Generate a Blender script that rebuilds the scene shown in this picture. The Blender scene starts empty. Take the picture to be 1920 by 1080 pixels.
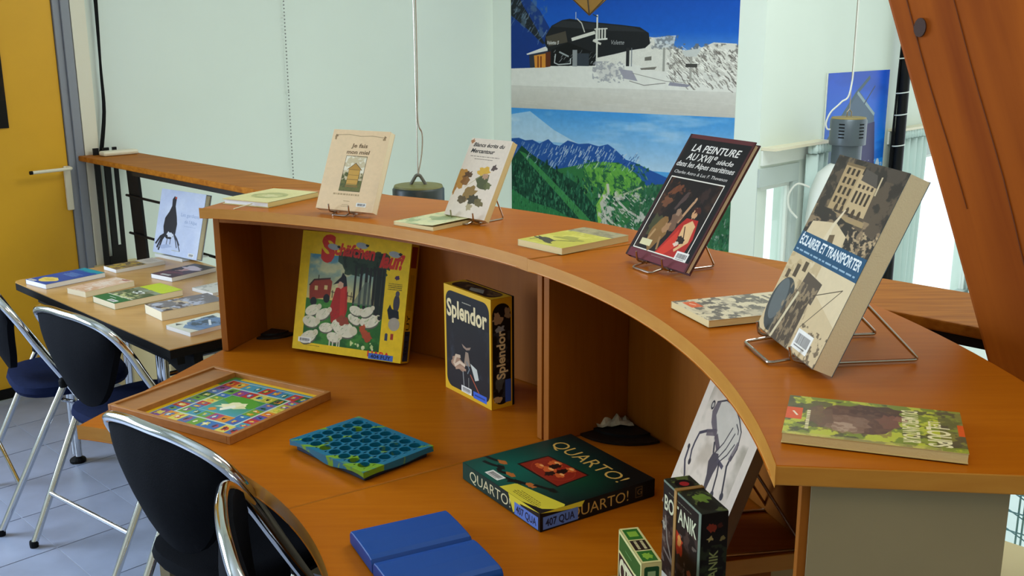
import bpy, bmesh, math, random
import numpy as np
from mathutils import Vector, Matrix
random.seed(7); NR = np.random.RandomState(5)
SC = bpy.context.scene
COL = SC.collection
PI = math.pi
FLOOR = 0.0
ZD = 0.74                      # lower worktop height above the mezzanine floor
ZU = 1.1717                    # upper counter height
# ------------------------------------------------------------------ camera
cd = bpy.data.cameras.new('camera'); cam = bpy.data.objects.new('camera', cd); COL.objects.link(cam)
PITCH, ROLL = 0.2443, 0.0045
cp, sp, cr, sr = math.cos(PITCH), math.sin(PITCH), math.cos(ROLL), math.sin(ROLL)
fwd = Vector((0, cp, -sp)); rt0 = Vector((1, 0, 0)); dn0 = -Vector((0, sp, cp))
rt = rt0*cr + dn0*sr; dn = dn0*cr - rt0*sr
M = Matrix((rt, -dn, -fwd)).transposed().to_4x4(); M.translation = Vector((0, 0, 0.9067+ZD))
cam.matrix_world = M
cd.sensor_width = 36.0; cd.lens = 1921.37/1920*36; cd.clip_start = 0.05; cd.clip_end = 200
SC.camera = cam
# ------------------------------------------------------------------ world, lights, exposure
SC.view_settings.view_transform = 'Standard'; SC.view_settings.look = 'None'
SC.view_settings.exposure = 0.0; SC.view_settings.gamma = 1.0; SC.view_settings.use_curve_mapping = False
W = bpy.data.worlds.new('sky'); SC.world = W; W.use_nodes = True
bgn = W.node_tree.nodes['Background']; bgn.inputs[0].default_value = (0.86, 0.95, 1.0, 1); bgn.inputs[1].default_value = 1.6
E1 = Vector((0.70711, -0.70711, 0)); E2 = Vector((0.70711, 0.70711, 0)); EZ = Vector((0, 0, 1))
def bld(a, b, z): return E1*a + E2*b + EZ*z
def area(name, loc, target, sx, sy, power, col, spread=PI):
    l = bpy.data.lights.new(name, 'AREA'); l.shape = 'RECTANGLE'; l.size = sx; l.size_y = sy
    l.energy = power; l.color = col; l.spread = spread
    o = bpy.data.objects.new(name, l); COL.objects.link(o); o.location = loc
    o.rotation_euler = (Vector(target)-Vector(loc)).to_track_quat('-Z', 'Y').to_euler()
    return o
rgt_ = lambda s, d, z: Vector((1.3706, 5.684, 0))+E2*s-E1*d+EZ*z
area('void_fill_light', bld(-2.0, 3.75, 3.35), bld(-2.5, 3.9, 0), 2.2, 2.4, 106, (0.90, 0.98, 0.95))  # added unseen fill above the void, brightens the walls; no roof opening here
area('left_window_light', bld(-5.3, -0.7, 1.6), bld(-2.0, 0.3, 0.4), 2.3, 1.5, 210, (0.62, 0.78, 1.0))
area('ceiling_lamp', (0.3, 0.2, 3.3), (0.2, 0.6, 0), 1.4, 1.4, 20, (1.0, 0.80, 0.58))
# ------------------------------------------------------------------ materials
MATS = {}
def srgb(c):
    if isinstance(c, str): c = tuple(int(c[i:i+2], 16)/255 for i in (0, 2, 4))
    return tuple((x/12.92 if x <= 0.04045 else ((x+0.055)/1.055)**2.4) for x in c)
def mat(name, col, rough=0.5, metal=0.0, spec=0.5, bump=0.0, bscale=80, vary=0.0, vscale=6, emit=None, alpha=None, trans=0.0):
    if name in MATS: return MATS[name]
    m = bpy.data.materials.new(name); m.use_nodes = True; nt = m.node_tree; b = nt.nodes['Principled BSDF']
    c = srgb(col); b.inputs['Base Color'].default_value = (*c, 1)
    b.inputs['Roughness'].default_value = rough; b.inputs['Metallic'].default_value = metal
    b.inputs['Specular IOR Level'].default_value = spec
    if trans: b.inputs['Transmission Weight'].default_value = trans
    tc = nt.nodes.new('ShaderNodeTexCoord')
    if vary:
        n = nt.nodes.new('ShaderNodeTexNoise'); n.inputs['Scale'].default_value = vscale; n.inputs['Detail'].default_value = 5
        nt.links.new(tc.outputs['Object'], n.inputs['Vector'])
        r = nt.nodes.new('ShaderNodeValToRGB'); r.color_ramp.elements[0].position = 0.3; r.color_ramp.elements[1].position = 0.7
        r.color_ramp.elements[0].color = (*[x*(1-vary) for x in c], 1); r.color_ramp.elements[1].color = (*[min(1, x*(1+vary)) for x in c], 1)
        nt.links.new(n.outputs['Fac'], r.inputs['Fac']); nt.links.new(r.outputs['Color'], b.inputs['Base Color'])
    if bump:
        n = nt.nodes.new('ShaderNodeTexNoise'); n.inputs['Scale'].default_value = bscale; n.inputs['Detail'].default_value = 3
        nt.links.new(tc.outputs['Object'], n.inputs['Vector'])
        bp = nt.nodes.new('ShaderNodeBump'); bp.inputs['Strength'].default_value = bump; bp.inputs['Distance'].default_value = 0.002
        nt.links.new(n.outputs['Fac'], bp.inputs['Height']); nt.links.new(bp.outputs['Normal'], b.inputs['Normal'])
    if emit:
        b.inputs['Emission Color'].default_value = (*c, 1); b.inputs['Emission Strength'].default_value = emit
    MATS[name] = m; return m
def woodmat(name, c1, c2, scale=(2, 30, 30), rough=0.35, rot=0.0, bump=0.05, spec=0.5):
    if name in MATS: return MATS[name]
    m = bpy.data.materials.new(name); m.use_nodes = True; nt = m.node_tree; b = nt.nodes['Principled BSDF']
    b.inputs['Roughness'].default_value = rough; b.inputs['Specular IOR Level'].default_value = spec
    tc = nt.nodes.new('ShaderNodeTexCoord'); mp = nt.nodes.new('ShaderNodeMapping')
    mp.inputs['Rotation'].default_value = (0, 0, rot); mp.inputs['Scale'].default_value = scale
    nt.links.new(tc.outputs['Object'], mp.inputs['Vector'])
    n = nt.nodes.new('ShaderNodeTexNoise'); n.inputs['Scale'].default_value = 2.0; n.inputs['Detail'].default_value = 6; n.inputs['Distortion'].default_value = 0.4
    nt.links.new(mp.outputs['Vector'], n.inputs['Vector'])
    r = nt.nodes.new('ShaderNodeValToRGB'); r.color_ramp.elements[0].position = 0.3; r.color_ramp.elements[1].position = 0.72
    r.color_ramp.elements[0].color = (*srgb(c1), 1); r.color_ramp.elements[1].color = (*srgb(c2), 1)
    nt.links.new(n.outputs['Fac'], r.inputs['Fac']); nt.links.new(r.outputs['Color'], b.inputs['Base Color'])
    if bump:
        bp = nt.nodes.new('ShaderNodeBump'); bp.inputs['Strength'].default_value = bump; bp.inputs['Distance'].default_value = 0.001
        nt.links.new(n.outputs['Fac'], bp.inputs['Height']); nt.links.new(bp.outputs['Normal'], b.inputs['Normal'])
    MATS[name] = m; return m
def thin_glass(name):
    m = bpy.data.materials.new(name); m.use_nodes = True; nt = m.node_tree; nt.nodes.remove(nt.nodes['Principled BSDF'])
    t = nt.nodes.new('ShaderNodeBsdfTransparent'); t.inputs[0].default_value = (0.96, 0.99, 0.99, 1); g = nt.nodes.new('ShaderNodeBsdfGlossy'); g.inputs['Roughness'].default_value = 0.02
    x = nt.nodes.new('ShaderNodeMixShader'); x.inputs[0].default_value = 0.05
    nt.links.new(t.outputs[0], x.inputs[1]); nt.links.new(g.outputs[0], x.inputs[2]); nt.links.new(x.outputs[0], nt.nodes['Material Output'].inputs[0]); return m
# ------------------------------------------------------------------ mesh builder
class MB:
    def __init__(s): s.v = []; s.f = []; s.uv = {}; s.mi = {}
    def add(s, vs, fs, mi=0, uvs=None):
        k = len(s.v); s.v += [tuple(v) for v in vs]
        for i, f in enumerate(fs):
            s.f.append([k+j for j in f])
            if mi: s.mi[len(s.f)-1] = mi
            if uvs and uvs[i] is not None: s.uv[len(s.f)-1] = uvs[i]
        return s
    def box(s, a, b, mi=0, fr=None):
        (x0, y0, z0), (x1, y1, z1) = a, b
        vs = [(x0,y0,z0),(x1,y0,z0),(x1,y1,z0),(x0,y1,z0),(x0,y0,z1),(x1,y0,z1),(x1,y1,z1),(x0,y1,z1)]
        if fr: vs = [fr(*v) for v in vs]
        return s.add(vs, [(0,3,2,1),(4,5,6,7),(0,1,5,4),(1,2,6,5),(2,3,7,6),(3,0,4,7)], mi)
    def prism(s, poly, z0, z1, mi=0, fr=None, mi_side=None):
        n = len(poly); vs = [(x,y,z0) for x,y in poly]+[(x,y,z1) for x,y in poly]
        if fr: vs = [fr(*v) for v in vs]
        fs = [tuple(range(n))[::-1], tuple(range(n, 2*n))]+[(i,(i+1)%n,n+(i+1)%n,n+i) for i in range(n)]
        k = len(s.f); s.add(vs, fs, mi)
        if mi_side is not None:
            for j in range(k+2, len(s.f)): s.mi[j] = mi_side
        return s
    def tube(s, pts, r, n=10, closed=False, cap=True):
        pts = [Vector(p) for p in pts]; m = len(pts); rings = []
        up = None
        for i, p in enumerate(pts):
            if closed: t = pts[(i+1) % m]-pts[i-1]
            else: t = pts[min(i+1, m-1)]-pts[max(i-1, 0)]
            t.normalize()
            if up is None:
                up = Vector((0, 0, 1)) if abs(t.z) < 0.9 else Vector((1, 0, 0))
            side = t.cross(up); side.normalize(); up = side.cross(t); up.normalize()
            rr = r[i] if isinstance(r, (list, tuple)) else r
            rings.append([p+side*(math.cos(2*PI*k/n)*rr)+up*(math.sin(2*PI*k/n)*rr) for k in range(n)])
        vs = [v for rg in rings for v in rg]; fs = []
        for i in range(m if closed else m-1):
            j = (i+1) % m
            for k in range(n): fs.append((i*n+k, i*n+(k+1) % n, j*n+(k+1) % n, j*n+k))
        if cap and not closed: fs += [tuple(range(n))[::-1], tuple(range((m-1)*n, m*n))]
        return s.add(vs, fs)
    def lathe(s, prof, n=32, c=(0,0,0), mi=0):
        vs = []; fs = []; m = len(prof)
        for r, z in prof:
            for k in range(n): vs.append((c[0]+r*math.cos(2*PI*k/n), c[1]+r*math.sin(2*PI*k/n), c[2]+z))
        for i in range(m-1):
            for k in range(n): fs.append((i*n+k, i*n+(k+1) % n, (i+1)*n+(k+1) % n, (i+1)*n+k))
        if prof[0][0] > 1e-5: fs.append(tuple(range(n))[::-1])
        if prof[-1][0] > 1e-5: fs.append(tuple(range((m-1)*n, m*n)))
        return s.add(vs, fs, mi)
    def grid(s, nu, nv, fn, mi=0, closed=False):
        vs = [fn(i/nu, j/nv) for j in range(nv+1) for i in range(nu+1)]
        fs = [(j*(nu+1)+i, j*(nu+1)+i+1, (j+1)*(nu+1)+i+1, (j+1)*(nu+1)+i) for j in range(nv) for i in range(nu)]
        uv = [[(i/nu,j/nv),((i+1)/nu,j/nv),((i+1)/nu,(j+1)/nv),(i/nu,(j+1)/nv)] for j in range(nv) for i in range(nu)]
        return s.add(vs, fs, mi, uv)
    def quad(s, a, b, c, d, mi=0):           # a=bottom-left ... with full uv
        return s.add([a,b,c,d], [(0,1,2,3)], mi, [[(0,0),(1,0),(1,1),(0,1)]])
    def build(s, name, mats, parent=None, smooth=False, bevel=0, bseg=2):
        me = bpy.data.meshes.new(name); me.from_pydata(s.v, [], s.f)
        for m in (mats if isinstance(mats, (list, tuple)) else [mats]): me.materials.append(m)
        for i, k in s.mi.items(): me.polygons[i].material_index = k
        if s.uv:
            ul = me.uv_layers.new(name='UVMap')
            for i, uvs in s.uv.items():
                for li, q in zip(me.polygons[i].loop_indices, uvs): ul.data[li].uv = q
        if not s.uv and not s.mi:
            bm = bmesh.new(); bm.from_mesh(me); bmesh.ops.recalc_face_normals(bm, faces=bm.faces); bm.to_mesh(me); bm.free()
        me.update()
        if smooth:
            for p in me.polygons: p.use_smooth = True
            try: me.set_sharp_from_angle(angle=math.radians(40))
            except Exception: pass
        o = bpy.data.objects.new(name, me); COL.objects.link(o)
        if parent is not None: o.parent = parent
        if bevel:
            bv = o.modifiers.new('bevel', 'BEVEL'); bv.width = bevel; bv.segments = bseg; bv.limit_method = 'ANGLE'; bv.angle_limit = math.radians(40)
        return o
def tag(o, label, cat, group=None):
    o['label'] = label; o['category'] = cat
    if group: o['group'] = group
    return o
def empty(name, label, cat, loc=(0,0,0), rot=None, group=None):
    o = bpy.data.objects.new(name, None); COL.objects.link(o); o.empty_display_size = 0.05
    o.location = loc
    if rot is not None: o.rotation_euler = rot
    return tag(o, label, cat, group)
def struct(o): o['kind'] = 'structure'; return o
def catmull(pts, per=6, closed=False):
    P = [Vector(p) for p in pts]; n = len(P); out = []
    for i in range(n if closed else n-1):
        if closed: p0, p1, p2, p3 = P[i-1], P[i], P[(i+1) % n], P[(i+2) % n]
        else: p0, p1, p2, p3 = P[max(i-1,0)], P[i], P[i+1], P[min(i+2,n-1)]
        for k in range(per):
            t = k/per
            out.append(0.5*((2*p1)+(p2-p0)*t+(2*p0-5*p1+4*p2-p3)*t*t+(3*p1-p0-3*p2+p3)*t**3))
    if not closed: out.append(P[-1])
    return out
def bend(pts, r=0.01, seg=4):
    """polyline with rounded corners"""
    P = [Vector(p) for p in pts]; out = [P[0]]
    for i in range(1, len(P)-1):
        a, b, c = P[i-1], P[i], P[i+1]; d1 = (a-b); d2 = (c-b)
        rr = min(r, d1.length*0.45, d2.length*0.45); s = b+d1.normalized()*rr; e = b+d2.normalized()*rr
        for k in range(seg+1):
            t = k/seg; out.append(s*(1-t)**2+b*2*t*(1-t)+e*t*t)
    out.append(P[-1]); return out
# ------------------------------------------------------------------ flat print: a small rasteriser
TXT = {}
def text_tris(s, shear=0.0, bold=0.0):
    key = (s, shear, bold)
    if key in TXT: return TXT[key]
    cu = bpy.data.curves.new('t', 'FONT'); cu.body = s; cu.shear = shear; cu.offset = bold; cu.resolution_u = 3; cu.fill_mode = 'FRONT'
    o = bpy.data.objects.new('t', cu); COL.objects.link(o)
    dg = bpy.context.evaluated_depsgraph_get(); dg.update()
    me = o.evaluated_get(dg).to_mesh(); me.calc_loop_triangles()
    co = np.zeros(len(me.vertices)*3); me.vertices.foreach_get('co', co); co = co.reshape(-1, 3)[:, :2]
    tri = np.zeros(len(me.loop_triangles)*3, dtype=np.int32); me.loop_triangles.foreach_get('vertices', tri)
    r = co[tri.reshape(-1, 3)].copy()
    o.evaluated_get(dg).to_mesh_clear(); bpy.data.objects.remove(o); bpy.data.curves.remove(cu)
    TXT[key] = r; return r
def col3(c):
    if isinstance(c, str): return np.array([int(c[i:i+2], 16)/255 for i in (0, 2, 4)])
    return np.array(c, float)
def vnoise(h, w, cells, rs, octs=4):
    out = np.zeros((h, w)); amp = 1; tot = 0
    for o in range(octs):
        cx, cy = max(2, int(cells[0]*2**o)), max(2, int(cells[1]*2**o))
        g = rs.rand(cy+1, cx+1)
        xs = np.linspace(0, cx-1e-6, w); ys = np.linspace(0, cy-1e-6, h)
        xi = xs.astype(int); yi = ys.astype(int); xf = xs-xi; yf = (ys-yi)[:, None]
        xf = xf*xf*(3-2*xf); yf = yf*yf*(3-2*yf)
        a = g[yi][:, xi]*(1-xf)+g[yi][:, xi+1]*xf; b = g[yi+1][:, xi]*(1-xf)+g[yi+1][:, xi+1]*xf
        out += amp*(a*(1-yf)+b*yf); tot += amp; amp *= 0.55
    return out/tot
class Cv:
    def __init__(s, W, H, bg, x0=0., x1=1., y0=0., y1=1.):
        s.W, s.H = W, H; s.a = np.ones((H, W, 3))*col3(bg); s.b = (x0, x1, y0, y1); s.ym = None; s.rs = np.random.RandomState(W*7+H)
    def px(s, p):
        p = np.array(p, float); x0, x1, y0, y1 = s.b
        if s.ym: p[..., 1] = np.interp(p[..., 1], s.ym[0], s.ym[1])
        return np.stack([(p[..., 0]-x0)/(x1-x0)*s.W, (p[..., 1]-y0)/(y1-y0)*s.H], -1)
    def _mask(s, P):
        lo = np.floor(P.min(0)).astype(int)-1; hi = np.ceil(P.max(0)).astype(int)+1
        xa, ya = max(lo[0], 0), max(lo[1], 0); xb, yb = min(hi[0], s.W), min(hi[1], s.H)
        if xb <= xa or yb <= ya: return None
        acc = np.zeros((yb-ya, xb-xa))
        for oy in (0.25, 0.75):
            for ox in (0.25, 0.75):
                X = np.arange(xa, xb)+ox; Y = np.arange(ya, yb)+oy
                ins = np.zeros((yb-ya, xb-xa), bool)
                q = np.roll(P, -1, 0)
                for (ax, ay), (bx, by) in zip(P, q):
                    if ay == by: continue
                    c = (ay > Y) != (by > Y)
                    xi = ax+(Y-ay)/(by-ay)*(bx-ax)
                    ins ^= c[:, None] & (X[None, :] < xi[:, None])
                acc += ins
        return (slice(ya, yb), slice(xa, xb)), acc/4
    def poly(s, pts, c, al=1.0, c2=None, nz=0.0):
        r = s._mask(s.px(pts))
        if r is None: return s
        sl, m = r; m = (m*al)[..., None]; cc = col3(c)
        if c2 is not None:
            t = np.linspace(0, 1, m.shape[0])[:, None, None]; cc = cc*(1-t)+col3(c2)*t
        if nz: cc = cc*(1+nz*(s.rs.rand(m.shape[0], m.shape[1], 1)-0.5)*2)
        s.a[sl] = s.a[sl]*(1-m)+cc*m; return s
    def rect(s, x0, y0, x1, y1, c, al=1.0, c2=None, nz=0): return s.poly([(x0,y0),(x1,y0),(x1,y1),(x0,y1)], c, al, c2, nz)
    def ell(s, x, y, rx, ry, c, al=1.0, rot=0.0, a0=0, a1=2*PI, n=28, c2=None):
        t = np.linspace(a0, a1, n); X = rx*np.cos(t); Y = ry*np.sin(t)
        return s.poly(np.stack([x+X*math.cos(rot)-Y*math.sin(rot), y+X*math.sin(rot)+Y*math.cos(rot)], 1), c, al, c2)
    def line(s, pts, w, c, al=1.0):
        P = s.px(pts); w = w/(s.b[1]-s.b[0])*s.W
        for a, b in zip(P[:-1], P[1:]):
            d = b-a; L = np.hypot(*d)
            if L < 1e-6: continue
            d = d/L; n = np.array([-d[1], d[0]])*w/2; a2 = a-d*w*0.2; b2 = b+d*w*0.2
            r = s._mask(np.array([a2+n, b2+n, b2-n, a2-n]))
            if r is None: continue
            sl, m = r; m = (m*al)[..., None]; s.a[sl] = s.a[sl]*(1-m)+col3(c)*m
        return s
    def blob(s, x, y, rx, ry, c, al=1.0, rough=0.25, n=18, rot=0.0):
        t = np.linspace(0, 2*PI, n, endpoint=False); k = 1+rough*(s.rs.rand(n)-0.5)*2
        X = rx*k*np.cos(t); Y = ry*k*np.sin(t)
        return s.poly(np.stack([x+X*math.cos(rot)-Y*math.sin(rot), y+X*math.sin(rot)+Y*math.cos(rot)], 1), c, al)
    def noise(s, x0, y0, x1, y1, c, cells=(8, 8), lo=0.5, hi=0.6, al=1.0, octs=4):
        a, b = s.px([(x0, y0), (x1, y1)]); xa, ya = max(int(a[0]), 0), max(int(a[1]), 0); xb, yb = min(int(b[0]), s.W), min(int(b[1]), s.H)
        if xb <= xa or yb <= ya: return s
        n = vnoise(yb-ya, xb-xa, cells, s.rs, octs); m = np.clip((n-lo)/(hi-lo), 0, 1)[..., None]*al
        s.a[ya:yb, xa:xb] = s.a[ya:yb, xa:xb]*(1-m)+col3(c)*m; return s
    def speck(s, x0, y0, x1, y1, cols, n, r, al=0.9, asp=1.0, inside=None):
        for i in range(n):
            x = x0+(x1-x0)*s.rs.rand(); y = y0+(y1-y0)*s.rs.rand()
            if inside and not inside(x, y): continue
            k = r*(0.5+s.rs.rand()); s.blob(x, y, k, k*asp, cols[s.rs.randint(len(cols))], al, 0.45, 7)
        return s
    def text(s, t, x, y, h, c, w=None, shear=0.0, bold=0.0, align='l', al=1.0, rot=0.0):
        T = text_tris(t, shear, bold)
        if len(T) == 0: return s
        mn = T.reshape(-1, 2).min(0); mx = T.reshape(-1, 2).max(0)
        cap = 0.73                              # cap height of the built-in font
        ky = h/cap; asp = abs((s.b[3]-s.b[2])/s.H)/abs((s.b[1]-s.b[0])/s.W)
        kx = ky/asp if w is None else w/(mx[0]-mn[0])
        P = T-np.array([mn[0], 0]); P = P*np.array([kx, -ky])
        if align == 'c': P[..., 0] -= (mx[0]-mn[0])*kx/2
        if align == 'r': P[..., 0] -= (mx[0]-mn[0])*kx
        if rot:
            P[..., 1] *= asp; cR, sR = math.cos(rot), math.sin(rot)
            P = np.stack([P[..., 0]*cR-P[..., 1]*sR, (P[..., 0]*sR+P[..., 1]*cR)/asp], -1)
        P = P+np.array([x, y]); Q = s.px(P); cc = col3(c)
        for tri in Q:
            r = s._mask(tri)
            if r is None: continue
            sl, m = r; m = (m*al)[..., None]; s.a[sl] = s.a[sl]*(1-m)+cc*m
        return s
    def grain(s, amp, cells=(60, 45), octs=3):
        s.a = s.a*(1+amp*(vnoise(s.H, s.W, cells, s.rs, octs)[..., None]-0.5)*2); return s
    def strokes(s, x0, y0, x1, y1, n, dx, dy, w, cols, al=0.7, inside=None):
        for i in range(n):
            x = x0+(x1-x0)*s.rs.rand(); y = y0+(y1-y0)*s.rs.rand()
            if inside and not inside(x, y): continue
            k = 0.4+0.8*s.rs.rand(); j = (s.rs.rand(2)-.5)*0.5
            s.line([(x, y), (x+dx*k*(.5+j[0]), y+dy*k*(.5+j[1])), (x+dx*k, y+dy*k)], w*(.5+s.rs.rand()), cols[s.rs.randint(len(cols))], al)
        return s
    def lines(s, x, y, w, h, n, c, al=0.8, ragged=0.3):     # lines of unreadably small print
        for i in range(n):
            ww = w*(1-ragged*s.rs.rand()); yy = y+h*(i+0.5)/n; xx = x+(w-ww)/2*(ragged > 0.25)
            k = xx
            while k < xx+ww:
                d = w*(0.03+0.07*s.rs.rand()); s.rect(k, yy-h/n*0.22, min(k+d, xx+ww), yy+h/n*0.22, c, al); k += d+w*0.02
        return s
    def barcode(s, x, y, w, h):
        s.rect(x, y, x+w, y+h, 'e9e6dc'); k = x+w*0.12
        while k < x+w*0.88:
            d = w*(0.012+0.02*s.rs.rand()); s.rect(k, y+h*0.2, k+d, y+h*0.72, '3a3533'); k += d+w*0.02
        return s.rect(x+w*0.12, y+h*0.8, x+w*0.8, y+h*0.86, '77736e')
    def mat(s, name, rough=0.4, spec=0.22, coat=0.0):
        im = bpy.data.images.new(name, s.W, s.H, alpha=False)
        a = np.ones((s.H, s.W, 4), np.float32); a[..., :3] = np.clip(s.a, 0, 1)[::-1]
        im.pixels.foreach_set(a.ravel()); im.update(); im.pack()
        m = bpy.data.materials.new(name); m.use_nodes = True; nt = m.node_tree; b = nt.nodes['Principled BSDF']
        t = nt.nodes.new('ShaderNodeTexImage'); t.image = im; t.extension = 'EXTEND'
        uvn = nt.nodes.new('ShaderNodeUVMap'); nt.links.new(uvn.outputs[0], t.inputs[0])
        nt.links.new(t.outputs['Color'], b.inputs['Base Color']); b.inputs['Roughness'].default_value = rough
        b.inputs['Specular IOR Level'].default_value = spec; b.inputs['Coat Weight'].default_value = coat
        return m
# ================================================================== THE SETTING
m_wall = mat('wall_paint', 'dfe8de', 0.75, bump=0.06, bscale=60, vary=0.015, vscale=2)
m_cream = mat('cream_paint', 'e6dfc8', 0.7, bump=0.05)
m_yellow = mat('yellow_door_paint', 'dfa518', 0.45, bump=0.05, bscale=30, vary=0.05, vscale=3)
m_greyframe = mat('grey_frame_paint', '8a8d94', 0.5)
m_white = mat('white_paint', 'e8ece6', 0.5)
m_blacksteel = mat('black_steel', '0b0b0d', 0.5, spec=0.25)
m_rubber = mat('black_rubber', '0a0a0b', 0.7, spec=0.2)
m_chrome = mat('chrome', 'd8d8d8', 0.09, metal=1.0)
m_steelwire = mat('steel_wire', 'b9ada0', 0.22, metal=1.0)
m_grout = mat('grout', 'a2a6b2', 0.8)
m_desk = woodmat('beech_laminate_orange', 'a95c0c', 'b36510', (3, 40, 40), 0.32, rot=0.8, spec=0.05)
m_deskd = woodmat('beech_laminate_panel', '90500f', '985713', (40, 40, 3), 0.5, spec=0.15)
m_edge = woodmat('beech_edge_band', 'bd7c26', 'c78830', (6, 6, 30), 0.45, spec=0.3)
m_rail = woodmat('handrail_timber', '925212', 'b87222', (2, 26, 26), 0.5, rot=-PI/4, bump=0.15, spec=0.06)
m_beam = woodmat('roof_timber', '843c08', 'b25e14', (9, 9, 0.7), 0.6, bump=0.2, spec=0.15)
m_grey = mat('grey_laminate', '968663', 0.6, vary=0.04, vscale=8)
# floor with its own tiles
fb = MB(); fb.box((-4.85, -3.2, -0.16), (3.5, 2.2, -0.002), fr=bld)
floor = struct(fb.build('floor', m_grout))
m_tile = mat('floor_tile_grey', '979fb4', 0.36, bump=0.1, bscale=30, vary=0.14, vscale=5)
tme = None; TP1, TP2 = 0.307, 0.318
for j in range(-13, 4):
    for i in range(-6, 11):
        a = -3.245+TP1*i; b = 1.113+TP2*(j-1)
        if a+TP1 > 2.2 or b+TP2 > 2.2 or a-0.01 < -4.85: continue
        if tme is None:
            t = MB().box((0.0025, 0.0025, -0.012), (TP1-0.0025, TP2-0.0025, 0), fr=lambda x, y, z: E1*x+E2*y+EZ*z).build('tile', m_tile, floor, bevel=0); tme = t
            t.location = bld(a, b, 0)
        else:
            c = tme.copy(); COL.objects.link(c); c.location = bld(a, b, 0); c.parent = floor
fl2 = struct(MB().box((-4.85, 2.2, -2.75), (3.5, 4.9, -2.6), fr=bld).box((-3.1, 4.9, -2.75), (3.5, 10, -2.6), fr=bld).build('floor', mat('lower_floor', 'e2f0f0', 0.6)))
# left wall with door opening (plane e1 = -4.85)
A0 = -4.85
wl = MB()
wl.box((A0-0.15, -3.2, -2.75), (A0, -1.9, 3.4), fr=bld); wl.box((A0-0.15, 0.5, -2.75), (A0, 0.96, 3.4), fr=bld); wl.box((A0-0.15, -1.9, -2.75), (A0, 0.5, 0.85), fr=bld); wl.box((A0-0.15, -1.9, 2.35), (A0, 0.5, 3.4), fr=bld); wl.box((A0-0.15, 0.96, 2.1), (A0, 1.995, 3.4), fr=bld)
wl.box((A0-0.15, 0.96, -2.75), (A0, 1.995, 0.0), fr=bld); wl.box((A0-0.15, 1.995, -2.75), (A0, 4.83, 3.4), fr=bld)
struct(wl.build('wall_left', m_wall))
struct(MB().box((A0, 1.998, -0.2), (A0+0.02, 2.066, 3.4), fr=bld).build('trim_1', m_cream))
struct(MB().box((A0, -3.2, 0), (A0+0.012, 0.9, 0.08), fr=bld).build('baseboard_left', m_rubber))
# door
dr = bpy.data.objects.new('door_1', None); COL.objects.link(dr); struct(dr)
MB().box((A0-0.05, 1.0, 0.012), (A0-0.005, 1.922, 2.06), fr=bld).build('door_leaf', m_yellow, dr, bevel=0.003)
MB().box((A0-0.055, 1.0, 0.004), (A0+0.004, 1.94, 0.05), fr=bld).build('door_seal', m_rubber, dr)
fr_ = MB(); fr_.box((A0-0.06, 1.924, 0), (A0+0.006, 1.956, 2.1), fr=bld); fr_.box((A0-0.06, 1.956, 0), (A0+0.018, 1.995, 2.1), fr=bld)
fr_.box((A0-0.06, 0.96, 0), (A0+0.018, 0.998, 2.1), fr=bld); fr_.box((A0-0.06, 0.96, 2.062), (A0+0.018, 1.995, 2.1), fr=bld)
fr_.build('door_frame', m_greyframe, dr, bevel=0.002)
hp = MB(); hp.box((A0-0.004, 1.895, 0.845), (A0+0.012, 1.925, 1.052), fr=bld)
hdl = hp.build('handle_plate', mat('ivory_plastic', 'e6dcc0', 0.4), dr, bevel=0.004)
MB().tube(bend([bld(A0+0.01, 1.912, 1.045), bld(A0+0.06, 1.912, 1.045), bld(A0+0.06, 1.73, 1.042)], 0.015), 0.008).build('door_handle', MATS['ivory_plastic'], hdl, smooth=True)
MB().tube([bld(A0+0.06, 1.735, 1.042), bld(A0+0.06, 1.722, 1.042)], 0.0085).build('handle_tip', m_rubber, hdl)
# poster taped on the door
pc = Cv(200, 320, '15100c', 0, 1, 0, 1.6)
pc.noise(0, 0.3, 1, 1.2, 'b5801c', (3, 4), 0.5, 0.7); pc.noise(0, 0, 1, 1.6, '2a1a0a', (6, 8), 0.5, 0.6, 0.7); pc.rect(0, 1.25, 1, 1.6, '0d0b0a')
po = MB(); po.quad(bld(A0+0.0015, 1.30, 1.243), bld(A0+0.0015, 1.678, 1.243), bld(A0+0.0015, 1.678, 1.80), bld(A0+0.0015, 1.30, 1.80))
po.box((A0-0.0045, 1.30, 1.243), (A0+0.001, 1.678, 1.80), 1, fr=bld)
tag(po.build('door_poster', [pc.mat('door_poster_print', 0.35), m_rubber]), 'dark black and gold poster hung on the yellow door', 'poster')
# far wall and right wall
PC = Vector((-0.1145, 6.744, 0)); WD = Vector((0.814, -0.581, 0)); WN = Vector((0.581, 0.814, 0))
def farw(s, d, z): return PC+WD*s+WN*d+EZ*z            # d>0: behind the wall face
struct(MB().box((-0.05, 0, -2.75), (1.822, 0.15, 3.4), fr=farw).build('wall_far', m_wall))
K = Vector((1.3706, 5.684, 0))
def rgt(s, d, z): return K+E2*s-E1*d+EZ*z              # d>0: outside, d<0 into the room
wr = MB(); WZ = 0.80
for a, b, z0, z1 in ((0.0,6.0,0.86,3.4),(0.43,2.0,-2.75,0.86),(3.25,6.0,-2.75,0.86),(0.0,0.43,-2.75,-0.42),(2.0,3.25,-2.75,-0.42)):
    wr.box((a, 0.0, z0), (b, 0.15, z1), fr=rgt)
struct(wr.build('wall_right', m_wall))
m_glass = thin_glass('window_glass')
m_frame = mat('window_frame_grey', 'bcc6c2', 0.5)
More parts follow.
